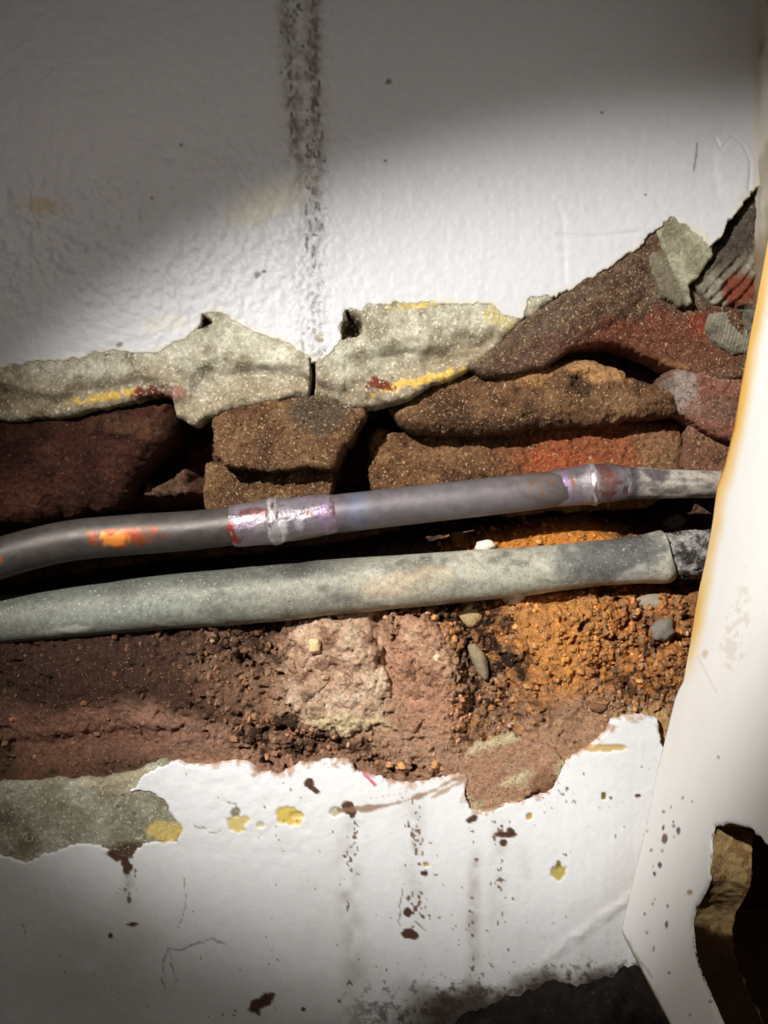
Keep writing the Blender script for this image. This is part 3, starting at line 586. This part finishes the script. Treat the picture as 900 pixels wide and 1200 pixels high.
def block_col(base, light, dark):
    def f(x, y):
        c = const(base)(x, y); n = fbm(x, y, 24, 5, base[0], 0.65)
        c = mixc(c, light, 0.8 * sstep(0.0, 0.6, n)); return mixc(c, dark, 0.75 * sstep(0.1, 0.6, -n))
    return f
bl = relief('stone_block', [(338,742),(368,726),(418,732),(440,752),(452,800),(456,842),(440,856),(400,862),(352,852),(330,826)], rock(7.5, 0, -0.035, 2.0, 395, 790, 315), 26,
       lambda x, y: mixc(block_col((214, 178, 148), (236, 212, 182), (140, 102, 80))(x, y), (222, 200, 156), 0.9 * ell(x, y, 410, 846, 46, 10, 5, 0.4, 318)), M_rubble, wall, step=1.6, bevel=12, bevel_mm=8, edge=(11, 20), seed=12, nominal=8)
tag(bl, 'pale pinkish stone block under the pipes')
bl2 = relief('stone_block', [(462,724),(500,716),(528,742),(542,790),(536,828),(492,852),(466,838),(456,780)], rock(9.5, 0, -0.03, 2.0, 500, 790, 317), 28,
       block_col((204, 158, 126), (226, 190, 154), (148, 106, 82)), M_rubble, wall, step=1.6, bevel=22, bevel_mm=9, edge=(11, 20), seed=13, nominal=9)
tag(bl2, 'pink brown stone block left of the crumb channel')

# ------------------------------------------------------------------ side wall, floor
def sheet(name, P, cols, nx, ny, mat):
    ids = np.arange(nx * ny).reshape(ny, nx)
    F = np.stack([ids[:-1, :-1], ids[1:, :-1], ids[1:, 1:], ids[:-1, 1:]], -1).reshape(-1, 4)
    return make(name, P, F, cols, mat)
ny_, nz_ = 130, 220
yy, zz = np.meshgrid(np.linspace(0.03, -0.42, ny_), np.linspace(0.385, -0.29, nz_))
yv = yy.ravel(); zv = zz.ravel()
xo = 0.1975 + 0.0012 * fbm(yv / S, zv / S, 60, 4, 351) + 0.0008 * fbm(yv / S, zv / S, 14, 3, 352)
cw = const((206, 198, 184))(yv, zv); cw = mixc(cw, (150, 138, 116), 0.7 * sstep(-0.1, 0.6, fbm(yv / S, zv / S, 50, 4, 353)))
cw = mixc(cw, (104, 78, 54), sstep(0.16, 0.10, zv + 0.02 * fbm(yv / S, zv / S, 80, 3, 354)))
wr = sheet('wall_right', np.stack([xo, yv, zv], -1), cw, ny_, nz_, M_paint)
tag(wr, 'dirty cream return wall at the right corner', kind='structure')
fx, fy = np.meshgrid(np.linspace(-0.34, 0.2, 260), np.linspace(0.01, -0.42, 200))
xv = fx.ravel(); yv = fy.ravel()
heap = 0.030 * sstep(0.02, 0.14, xv) * sstep(-0.10, 0.0, yv) + 0.010 * sstep(-0.03, 0.05, xv) * sstep(-0.06, 0.0, yv)
hz = -0.279 + heap + 0.006 * fbm(xv / S, yv / S, 60, 5, 361) + 0.005 * fbm(xv / S, yv / S, 14, 4, 362)
cf = const((38, 31, 27))(xv, yv); cf = mixc(cf, (84, 76, 68), 0.5 * sstep(0.2, 0.7, fbm(xv / S, yv / S, 30, 4, 363))); cf = mixc(cf, (24, 20, 18), 0.7 * sstep(0.1, 0.5, -fbm(xv / S, yv / S, 40, 4, 364)))
fl = sheet('floor', np.stack([xv, yv, hz], -1), cf, 260, 200, M_floor)
tag(fl, 'dark gritty floor with debris swept against the wall', kind='structure')

# ------------------------------------------------------------------ upper pipe: tarnished copper with two soldered couplings
cp = empty('copper_pipe', Vector(unproject(np.array(450.), np.array(598.), np.array(0.004))))
tag(cp, 'thin dark tarnished copper pipe with two soldered couplings, running above the thicker pipe', 'pipe')
def cu_col(x, a, yp):
    c = const((112, 104, 102))(x, a); n = fbm(x + 40 * np.sin(a), 40 * np.cos(a) + yp * 0.2, 40, 4, 401)
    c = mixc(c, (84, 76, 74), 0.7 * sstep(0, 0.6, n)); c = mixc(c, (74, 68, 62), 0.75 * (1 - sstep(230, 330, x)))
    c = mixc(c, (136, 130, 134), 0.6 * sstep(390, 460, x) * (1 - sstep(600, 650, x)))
    c = mixc(c, (150, 66, 34), 0.9 * ell(x, yp, 150, 628, 34, 11, -4, 0.5, 402)); c = mixc(c, (226, 140, 60), 0.9 * ell(x, yp, 138, 632, 18, 7, 0, 0.5, 403))
    c = mixc(c, (170, 90, 40), 0.8 * ell(x, yp, 4, 653, 7, 7, 0, 0.4, 404))
    c = mixc(c, (158, 126, 160), 0.5 * np.exp(-((x - 388) / 9) ** 2) + 0.0); c = mixc(c, (120, 130, 168), 0.45 * np.exp(-((x - 418) / 14) ** 2))
    c = mixc(c, (150, 50, 30), 0.9 * ell(x, yp, 385, 615, 4, 4, 0, 0.3, 405)); c = mixc(c, (150, 96, 60), 0.6 * sstep(0.1, 0.5, fbm(x * 1.5, yp, 5, 3, 406)) * np.exp(-((x - 625) / 26) ** 2))
    c = mixc(c, (142, 56, 40), 0.8 * ell(x, yp, 275, 628, 5, 12, -30, 0.4, 407))
    return c
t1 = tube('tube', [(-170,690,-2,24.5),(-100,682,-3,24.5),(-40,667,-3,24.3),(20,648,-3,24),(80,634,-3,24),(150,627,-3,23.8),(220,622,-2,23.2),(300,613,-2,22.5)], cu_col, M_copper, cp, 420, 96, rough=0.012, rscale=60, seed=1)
def joint_col(cx):
    def f(x, a, yp):
        c = const((142, 134, 138))(x, a); n = fbm(x, yp, 14, 4, 411 + cx)
        c = mixc(c, (146, 128, 146), 0.6 * sstep(0.1, 0.6, n)); c = mixc(c, (98, 58, 54), 0.7 * sstep(0.25, 0.7, -n))
        if cx < 500:
            c = mixc(c, (142, 52, 38), 0.9 * ell(x, yp, 276, 624, 5, 15, -10, 0.7, 412)); c = mixc(c, (232, 226, 226), 0.95 * ell(x, yp, 328, 620, 9, 15, 12, 0.4, 413)); c = mixc(c, (214, 206, 214), 0.8 * ell(x, yp, 352, 614, 5, 9, 10, 0.4, 414))  # near-white spots: silvery solder highlights painted into the colour
            c = mixc(c, (176, 140, 178), 0.6 * ell(x, yp, 382, 606, 10, 16, 0, 0.3, 415)); c = mixc(c, (120, 60, 52), 0.6 * ell(x, yp, 300, 600, 16, 5, 0, 0.7, 416))
        else:
            c = mixc(c, (176, 146, 190), 0.7 * ell(x, yp, 658, 570, 8, 18, 0, 0.3, 417)); c = mixc(c, (160, 100, 74), 0.8 * ell(x, yp, 668, 566, 3, 8, 0, 0.4, 418)); c = mixc(c, (124, 58, 54), 0.8 * ell(x, yp, 648, 563, 6, 5, 0, 0.3, 419))
            c = mixc(c, (180, 172, 172), 0.7 * ell(x, yp, 688, 566, 8, 18, 10, 0.4, 420)); c = mixc(c, (122, 78, 70), 0.8 * ell(x, yp, 708, 562, 10, 24, 0, 0.3, 421))
        return c
    return f
cpl1 = tube('coupling', [(272,617,-2,23.6),(280,616,-2,25.2),(296,614,-2,25.4),(312,612,-2,26.4),(322,611,-2,27.2),(334,609,-2,25.8),(352,607,-2,25),(370,605,-2,24.6),(384,603,-2,23.8),(394,602,-2,22.4)], joint_col(330), M_joint, cp, 160, 96, rough=0.03, rscale=22, seed=2)
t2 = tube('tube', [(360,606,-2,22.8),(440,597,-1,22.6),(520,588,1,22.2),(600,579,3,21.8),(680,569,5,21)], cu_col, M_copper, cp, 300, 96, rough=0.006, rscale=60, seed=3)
cpl2 = tube('coupling', [(644,573,5,21.2),(654,572,5,22.2),(672,570,5,22.6),(688,568,5,23.8),(694,567.5,5,24.6),(699,567,5,23.2),(712,566,5,22.8),(722,566,5,21.6),(732,566,5,19.4)], joint_col(690), M_joint, cp, 140, 96, rough=0.02, rscale=20, seed=4)
def solder_col(x, a, yp):
    return mixc(const((188, 184, 186))(x, a), (110, 78, 76), 0.8 * sstep(0.0, 0.5, fbm(x * 2, yp, 9, 3, 425)))
tag(tube('solder_bead', [(314,612,-2,26.0),(318,611.5,-2,27.6),(322,611,-2,28.2),(326,610.5,-2,27.6),(330,610,-2,25.8)], solder_col, M_joint, cpl1, 24, 96, rough=0.02, rscale=10, seed=9), 'silvery solder bead')
tag(tube('solder_bead', [(689,568,5,23.6),(692,567.7,5,25.0),(694.5,567.5,5,25.4),(697,567.3,5,24.8),(700,567,5,23.0)], solder_col, M_joint, cpl2, 24, 96, rough=0.02, rscale=10, seed=10), 'silvery solder bead')
def tail_col(x, a, yp):
    c = const((190, 181, 168))(x, a); n = fbm(x * 0.5, yp, 9, 4, 431)
    c = mixc(c, (116, 108, 104), 0.8 * sstep(0.0, 0.5, n)); c = mixc(c, (224, 216, 204), 0.7 * sstep(0.1, 0.6, -n))
    return mixc(c, (60, 52, 62), 0.8 * np.exp(-((x - 738) / 8) ** 2) + 0.7 * ell(x, yp, 765, 557, 16, 8, 10, 0.4, 432))
t3 = tube('tube', [(722,566,5,19.4),(750,566,6,18.6),(780,566.5,8,17.4),(810,567,9,16.2),(840,568,13,15.8),(880,570,17,15.5),(930,573,20,15.5)], tail_col, M_lead, cp, 120, rough=0.05, rscale=30, seed=5)

# ------------------------------------------------------------------ lower pipe
wp = empty('waste_pipe', Vector(unproject(np.array(400.), np.array(690.), np.array(0.017))))
tag(wp, 'thicker pale green grey oxidised metal pipe running below the copper pipe', 'pipe')
def lead_col(x, a, yp):
    c = const((174, 170, 153))(x, a); n = fbm(x * 0.4, yp, 20, 5, 441); n2 = fbm(x, yp, 8, 3, 442)
    c = mixc(c, (228, 222, 204), 0.75 * sstep(0.05, 0.6, n)); c = mixc(c, (108, 105, 96), 0.8 * sstep(0.05, 0.6, -n + 0.3 * n2))
    c = mixc(c, (186, 200, 194), 0.35 * ell(x, yp, 150, 715, 90, 10, -6, 0.4, 443)); c = mixc(c, (60, 58, 54), 0.75 * sstep(0.30, 0.75, np.sin(a)) * (1 - sstep(360, 460, x)))  # dark top at the left: copper pipe's shadow painted into the colour
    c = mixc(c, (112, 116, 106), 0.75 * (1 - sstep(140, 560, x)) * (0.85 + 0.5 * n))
    c = mixc(c, (196, 172, 140), 0.6 * ell(x, yp, 480, 680, 60, 16, -8, 0.4, 444)); c = mixc(c, (180, 180, 160), 0.5 * ell(x, yp, 560, 680, 90, 16, -8, 0.4, 445))
    c = mixc(c, (84, 84, 84), 0.75 * ell(x, yp, 715, 650, 60, 24, -10, 0.35, 446)); c = mixc(c, (206, 206, 200), 0.7 * ell(x, yp, 735, 676, 26, 10, -20, 0.6, 447))
    c = mixc(c, (206, 204, 192), 0.8 * ell(x, yp, 85, 735, 30, 4, -8, 0.4, 448))
    return c
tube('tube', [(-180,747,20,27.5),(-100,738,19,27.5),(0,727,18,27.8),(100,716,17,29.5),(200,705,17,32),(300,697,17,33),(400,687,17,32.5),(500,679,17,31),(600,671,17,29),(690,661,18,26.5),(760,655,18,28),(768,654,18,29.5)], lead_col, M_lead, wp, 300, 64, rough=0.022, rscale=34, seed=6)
def crust_col(x, a, yp):
    c = const((160, 154, 148))(x, a); n = fbm(x, yp, 9, 4, 451)
    c = mixc(c, (220, 214, 206), 0.7 * sstep(0.1, 0.5, n)); return mixc(c, (56, 52, 50), 0.8 * sstep(0.1, 0.5, -n))
tube('collar', [(752,655.5,18,28.4),(764,654,18,29.8),(774,653,18,31.2),(779,652.5,18,31),(781,652,18,28)], lead_col, M_lead, wp, 50, 64, rough=0.025, rscale=16, seed=7)
ce = tube('crusted_end', [(772,653,19,26),(790,651,19,27.5),(810,650,20,28),(835,648,21,28.5),(870,646,21,28),(920,643,20,28)], crust_col, M_crust, wp, 110, 72, rough=0.11, rscale=9, seed=8)
tag(ce, 'grey crumbly corroded end')

# ------------------------------------------------------------------ cabinet side panel: white laminate on chipboard, perpendicular to the wall
TH = 0.018
A0 = Vector(unproject(np.array(727.), np.array(1090.), np.array(-0.015)))
T0 = Vector(unproject(np.array(905.), np.array(240.), np.array(-0.095)))
E1 = Vector((0.0, -1.0, -0.02)).normalized()
up_ = (T0 - A0); E2 = (up_ - E1 * up_.dot(E1)).normalized()
NRM = E1.cross(E2).normalized()
if NRM.x > 0: NRM = -NRM          # faces left, towards the torch
CAM = Vector((0, -D, 0))
def on_panel(px, py):
    d = Vector(((px - 450) * S, D, (600 - py) * S))
    t = (A0 - CAM).dot(NRM) / d.dot(NRM)
    p = CAM + d * t - A0
    return (p.dot(E1) / S, p.dot(E2) / S)          # panel coordinates, in wall pixels
def panel_px(u, v):
    P = np.array(A0)[None] + np.outer(u * S, np.array(E1)) + np.outer(v * S, np.array(E2))
    k = (P[:, 1] + D) / D
    return P[:, 0] / S / k + 450, 600 - P[:, 2] / S / k
REAR = [(905,240),(897,290),(886,350),(869,440),(859,500),(848,545),(839,570),(834,610),(829,640),(823,668),(818,690),(808,750),(800,796),(795,806),(790,818),(770,900),(758,960),(727,1090)]
HOLE = [(835,968),(848,965),(862,965),(876,970),(889,981),(903,996),(922,1030),(935,1080),(930,1150),(905,1215),(872,1240),(848,1206),(830,1165),(818,1135),(812,1110),(810,1082),(814,1064),(824,1046),(830,1030),(832,1000),(832,984)]
rear_uv = [on_panel(*p) for p in REAR]
hole_uv = [on_panel(*p) for p in HOLE]
u_top = rear_uv[0][0] + (rear_uv[0][0] - rear_uv[5][0]) / (rear_uv[0][1] - rear_uv[5][1]) * 250
v_top = rear_uv[0][1] + 250
UF = 760.0
outer = rear_uv + [on_panel(738, 1113), (UF, -6), (UF, v_top), (u_top, v_top)]
def panel_col(u, v):
    px, py = panel_px(u, v)
    c = const((243, 241, 236))(u, v)
    ex = linedist(u, v, rear_uv)
    band = (1 - sstep(6, 50, ex + 5 * fbm(u, v, 40, 3, 501))) * sstep(815, 720, py) * sstep(230, 300, py)
    c = mixc(c, (230, 184, 98), np.clip(1.0 * band * (0.9 + 0.3 * fbm(u, v, 60, 2, 510)), 0, 1))
    c = mixc(c, (176, 110, 40), 0.7 * (1 - sstep(2, 12, ex + 2 * fbm(u, v, 20, 3, 502))) * sstep(620, 540, py) * sstep(380, 460, py))
    c = mixc(c, (120, 90, 50), 0.6 * (1 - sstep(1, 4, ex)))
    c = mixc(c, (206, 198, 176), 0.4 * ell(px, py, 862, 735, 12, 46, 8, 0.6, 503) * (fbm(px, py, 5, 3, 504) > 0.0))
    f1, f2, cid = worley(px, py, 11, 505)
    dens = 0.02 + 0.22 * ell(px, py, 775, 1000, 16, 90, 12, 0.3, 506) + 0.10 * ell(px, py, 800, 950, 60, 70, 0, 0.3, 507)
    c = mixc(c, (116, 98, 82), 0.8 * (cid < dens * sstep(880, 940, py)) * (1 - sstep(0.05, 0.20, f1 + 0.1 * fbm(px, py, 4, 2, 509))))
    for (x_, y_, rx, ry, col) in [(779,983,3.5,5,(88,50,38)),(795,974,2.2,4,(60,60,70)),(773,1014,2.4,3.5,(40,34,32)),(767,1024,1.8,2.6,(40,34,32)),(777,970,1.6,3,(70,60,55)),(781,1084,1.8,4,(50,46,50)),(808,1046,3.5,3,(150,110,80)),(782,1062,1.4,2,(90,80,70)),(789,963,1.5,2,(80,70,60)),(786,946,1.2,2,(110,100,90)),(832,1174,1.5,2,(100,90,80)),(784,1140,1.5,1.5,(80,70,60)),(766,1112,1.2,4,(150,140,120)),(826,766,4,5,(214,204,176))]:
        c = mixc(c, col, 0.95 * ell(px, py, x_, y_, rx, ry, 0, 0.3, x_ % 7, 0.2))
    c = mixc(c, (150, 136, 116), 0.6 * (1 - sstep(1, 6, linedist(px, py, [(727,1090),(738,1113),(782,1204)]) + 4 * fbm(px, py, 12, 3, 508))))
    c = mixc(c, (170, 156, 134), 0.6 * (1 - sstep(0.5, 2, linedist(px, py, [(738,1113),(752,1128),(764,1145)]))))
    c = mixc(c, (206, 200, 186), 0.5 * (1 - sstep(0.4, 1.4, linedist(px, py, [(818,770),(840,812)]))))
    return c
panel = empty('cabinet_side_panel', A0)
tag(panel, 'white laminated chipboard cabinet side with a scorched yellow edge and a rough cut-out', 'cabinet panel')
def to3d(u, v, w):
    """w metres into the panel, away from its white face"""
    return np.array(A0)[None] + np.outer(u * S, np.array(E1)) + np.outer(v * S, np.array(E2)) - np.outer(w, np.array(NRM))
def slab(name, w0, w1, color, mat, step, parent):
    P = np.array(outer); gx = np.arange(P[:, 0].min() - 3 * step, P[:, 0].max() + 3 * step, step); gy = np.arange(P[:, 1].min() - 3 * step, P[:, 1].max() + 3 * step, step)
    X, Y = np.meshgrid(gx, gy); u = X.ravel(); v = Y.ravel()
    sd = np.minimum(polydist(u, v, outer), -polydist(u, v, hole_uv) + 1.3 * fbm(u, v, 9, 3, 511)) + 0.7 * fbm(u, v, 14, 3, 512)
    SDg = sd.reshape(X.shape); GY, GX = np.gradient(SDg, gy, gx); gn = np.hypot(GX, GY).ravel() + 1e-6
    out = sd < 0; mv = np.where(out, np.clip(-sd, 0, 3 * step) / gn, 0)
    uu = u + GX.ravel() / gn * mv; vv = v + GY.ravel() / gn * mv
    w = np.where(out, w1, w0 + 0.0004 * (1 - sstep(0, 5, sd)))
    V = to3d(uu, vv, w); C = color(u, v)
    ids = np.arange(u.size).reshape(X.shape)
    F = np.stack([ids[:-1, :-1], ids[1:, :-1], ids[1:, 1:], ids[:-1, 1:]], -1).reshape(-1, 4)
    F = F[(~out[F]).any(1)]; used = np.unique(F); rm = np.full(u.size, -1); rm[used] = np.arange(len(used))
    return make(name, V[used], rm[F], C[used], mat, parent)
tag(slab('laminate_face', 0.0, 0.0012, panel_col, M_laminate, 2.2, panel), 'white laminate skin')
slab('backing_face', TH, TH - 0.001, const((190, 180, 160)), M_laminate, 8, panel)
def resample(pts, step, closed):
    P = np.array(pts + ([pts[0]] if closed else []), float); d = np.r_[0, np.cumsum(np.hypot(*np.diff(P, axis=0).T))]
    s = np.linspace(0, d[-1], max(3, int(d[-1] / step))); return np.stack([np.interp(s, d, P[:, 0]), np.interp(s, d, P[:, 1])], -1)
def core_strip(name, pts, closed, step, inward, amp, color, parent, nw=34):
    P = resample(pts, step, closed); n = len(P)
    Sm = P.copy()
    for _ in range(3): Sm[1:-1] = (Sm[:-2] + 2 * Sm[1:-1] + Sm[2:]) / 4
    T = np.gradient(Sm, axis=0); T /= np.linalg.norm(T, axis=1)[:, None] + 1e-9
    Nn = np.stack([-T[:, 1], T[:, 0]], -1) * inward
    w = np.linspace(0.0006, TH - 0.0006, nw)
    W, I = np.meshgrid(w, np.arange(n)); W = W.ravel(); I = I.ravel()
    s = I * step; q = W / S
    mid = np.sin(np.pi * W / TH)
    bulge = amp * (0.9 * mid + 0.9 * fbm(s, q, 16, 4, 521) * mid ** 0.3 + 0.35 * fbm(s, q * 0.4, 5, 3, 522)) + 0.8
    uv = Sm[I] + Nn[I] * bulge[:, None]
    V = to3d(uv[:, 0], uv[:, 1], W)
    ids = np.arange(n * nw).reshape(n, nw)
    F = np.stack([ids[:-1, :-1], ids[:-1, 1:], ids[1:, 1:], ids[1:, :-1]], -1).reshape(-1, 4)
    return make(name, V, F, color(uv[:, 0], uv[:, 1], s, q), M_chip, parent)
def chip_col(u, v, s, q):
    px, py = panel_px(u, v)
    c = const((222, 186, 132))(u, v); f1, f2, cid = worley(s, q, 6, 531)
    c = mixc(c, (214, 184, 130), 0.8 * (cid > 0.6)); c = mixc(c, (176, 136, 88), 0.8 * (cid < 0.25))
    dark_low = sstep(1074, 1086, py - 0.35 * q + 6 * fbm(s, q, 10, 3, 532))  # cut face turns dark brown towards the bottom
    return mixc(c, (58, 38, 24), 0.9 * dark_low)
tag(core_strip('chipboard_core', hole_uv, True, 1.2, 1.0, 2.2, chip_col, panel), 'rough tan chipboard around the cut-out, dark lower down')
core_strip('chipboard_edge', [(u_top, v_top)] + rear_uv + [on_panel(738, 1113), (UF, -6)], False, 3.0, -1.0, -0.6, lambda u, v, s, q: const((170, 130, 80))(u, v), panel, 12)

# boards of the cabinet seen through the cut-out
def board(name, x0, x1, y0, y1, z0, z1, col, label):
    o = empty(name, ((x0 + x1) / 2, y1, z0)) if False else None
    b = 0.0012
    V = []; 
    for zz_ in (z0, z0 + b, z1 - b, z1):
        ins = b if zz_ in (z0, z1) else 0
        V += [(x0 + ins, y0 + ins, zz_), (x1 - ins, y0 + ins, zz_), (x1 - ins, y1 - ins, zz_), (x0 + ins, y1 - ins, zz_)]
    F = [(3, 2, 1, 0), (12, 13, 14, 15)]
    for r in range(3):
        for i in range(4):
            j = (i + 1) % 4; F.append((r * 4 + i, r * 4 + j, r * 4 + 4 + j, r * 4 + 4 + i))
    ob = make(name, V, F, np.zeros((16, 3)) + np.array(col), M_board, None, smooth=False)
    return tag(ob, label, 'board')
zl = (600 - 1062) * S * 0.945
board('cabinet_back_board', 0.155, 0.1955, -0.034, -0.026, zl + 0.0008, zl + 0.06, (150, 112, 72), 'dark brown upper board seen through the cut-out in the cabinet panel')
board('cabinet_back_board', 0.155, 0.1955, -0.036, -0.026, -0.262, zl, (186, 156, 106), 'olive brown lower board seen through the cut-out in the cabinet panel')

# ------------------------------------------------------------------ loose stones and crumbs lying in the chase
def ico():
    import bmesh
    bm = bmesh.new(); bmesh.ops.create_icosphere(bm, subdivisions=3, radius=1.0); bm.verts.ensure_lookup_table()
    V = np.array([v.co[:] for v in bm.verts]); F = np.array([[v.index for v in f.verts] for f in bm.faces]); bm.free(); return V, F
IV, IF = ico()
def surf(px, py):
    k = 1 + np.clip(np.interp(py, [330, 500, 610, 700, 900, 1000], [30, 55, 50, 20, 5, 5]), 0, 60) / 1000 / D
    d = float(core_mm(np.array([px], float), np.array([py], float))[0])
    return (px - 450) * S * k, d / 1000, (600 - py) * S * k
def stone(name, px, py, rx, ry, rz, col, label, rot=0, seed=0, group=None, boxy=0.0, dep=None):
    X, Y, Z = surf(px, py)
    if dep is not None: X, Y, Z = [float(v) for v in unproject(np.array(float(px)), np.array(float(py)), np.array(dep / 1000))]
    V = IV.copy()
    if boxy: V = np.sign(V) * np.abs(V) ** (1 - boxy); 
    r = 1 + 0.22 * fbm(V[:, 0] + seed * 5, V[:, 1] + 2 * V[:, 2], 0.9, 3, seed) + 0.1 * np.round(2 * fbm(V[:, 1] + seed, V[:, 2], 0.7, 2, seed + 3))
    V = V * r[:, None] * np.array([rx, ry, rz]) * S
    t = math.radians(rot); c_, s_ = math.cos(t), math.sin(t)
    V = np.stack([V[:, 0] * c_ - V[:, 2] * s_, V[:, 1], V[:, 0] * s_ + V[:, 2] * c_], -1)
    o = make(name, V, IF, np.zeros((len(V), 3)) + np.array(col), M_stone)
    o.location = (X, Y - 0.35 * ry * S, Z)
    return tag(o, label, 'stone', group)
G = 'loose stones in the chase'
stone('stone_chip', 565, 639, 12, 8, 8, (232, 224, 208), 'bright white stone chip between the two pipes', 10, 1, G)
stone('stone_chip', 602, 702, 13, 8, 8, (222, 204, 170), 'cream stone chip just under the thicker pipe, right of the tan stone', 0, 2, G)
stone('stone', 551, 716, 20, 12, 20, (178, 152, 110), 'tan angular stone touching the underside of the thicker pipe', -40, 3, G, 0.3)
stone('stone_chip', 368, 757, 7, 5, 8, (226, 196, 148), 'small squarish cream chip on the pink stone block', 5, 4, G, 0.45, 8.0)
stone('stone', 770, 709, 21, 12, 11, (160, 148, 128), 'flat grey brown stone among orange crumbs under the pipe collar', 5, 5, G)
stone('stone', 776, 740, 16, 10, 13, (130, 122, 110), 'grey stone beside the yellowed panel edge, below the flat stone', 20, 6, G)
stone('stone', 562, 775, 9, 8, 22, (150, 134, 108), 'long narrow grey brown stone upright in the dark crumb channel', 20, 7, G)
stone('stone_chip', 359, 733, 6, 5, 6, (220, 206, 190), 'tiny pale chip under the thicker pipe above the squarish chip', 0, 8, G)
stone('stone_chip', 374, 728, 5, 4, 4, (206, 196, 180), 'tiniest pale chip touching the thicker pipe above the pink stone block', 0, 9, G)
stone('stone_chip', 512, 771, 5, 4, 5, (226, 210, 180), 'tiny pale chip left of the dark crumb channel', 0, 10, G, 0.0, 10.5)
stone('stone', 158, 602, 13, 9, 9, (150, 126, 104), 'brown grey stone just above the thin pipe at the left', 20, 11, G)
stone('stone', 700, 828, 10, 7, 6, (128, 92, 66), 'small brown stone near the lower right painted edge', 0, 12, G)
stone('stone', 535, 632, 11, 9, 9, (120, 84, 50), 'rusty brown stone left of the white chip between the pipes', 0, 13, G)
stone('stone', 790, 612, 15, 10, 9, (132, 124, 116), 'pale grey stone in shadow between the pipes near the panel', 30, 14, G)

def crumbs():
    import bmesh
    bm = bmesh.new(); bmesh.ops.create_icosphere(bm, subdivisions=1, radius=1.0); bm.verts.ensure_lookup_table()
    BV = np.array([v.co[:] for v in bm.verts]); BF = np.array([[v.index for v in f.verts] for f in bm.faces]); bm.free()
    rng = np.random.default_rng(5)
    n = 60000
    px = rng.uniform(-20, 815, n); py = rng.uniform(685, 905, n)
    low = np.interp(px, LOW_X, LOW_Y)
    keep = (rng.uniform(0, 1, n) < (0.02 + 0.30 * granules(px, py)) * 0.5) & (py < low - 8)
    px = px[keep]; py = py[keep]; m = len(px)
    qx = rng.uniform(500, 830, 420); qy = rng.uniform(608, 650, 420); px = np.r_[px, qx]; py = np.r_[py, qy]
    qx = rng.uniform(-10, 240, 120); qy = rng.uniform(575, 612, 120); m = len(px)
    d = core_mm(px, py)
    k = 1 + np.clip(np.interp(py, [330, 500, 610, 700, 900, 1000], [30, 55, 50, 20, 5, 5]), 0, 60) / 1000 / D
    cen = np.stack([(px - 450) * S * k, d / 1000, (600 - py) * S * k], -1)
    size = (1.1 + 3.6 * rng.uniform(0, 1, m) ** 4) * S
    V = BV[None] * (1 + 0.35 * rng.uniform(-1, 1, (m, len(BV), 1))) * size[:, None, None] * rng.uniform(0.7, 1.3, (m, 1, 3)) + cen[:, None, :]
    F = BF[None] + (np.arange(m) * len(BV))[:, None, None]
    pal = np.array([(180,120,66),(206,140,70),(120,84,60),(90,60,44),(196,160,120),(150,112,84),(66,46,36),(160,150,136)], float)
    w = np.array([.2,.15,.2,.15,.1,.1,.07,.03]); ci = rng.choice(len(pal), m, p=w)
    cc = pal[ci]
    left = px < 440
    cc[left] = cc[left] * 0.5 + np.array((120, 84, 66)) * 0.5
    cc = 0.4 * cc + 0.6 * np.clip(core_col(px, py) * rng.uniform(0.85, 1.35, (m, 1)), 0, 245)
    C = np.repeat(cc, len(BV), 0)
    return make('crumbs', V.reshape(-1, 3), F.reshape(-1, 3), C, M_stone, wall, smooth=False)
cr = crumbs(); tag(cr, 'orange and brown mortar crumbs', kind='stuff')
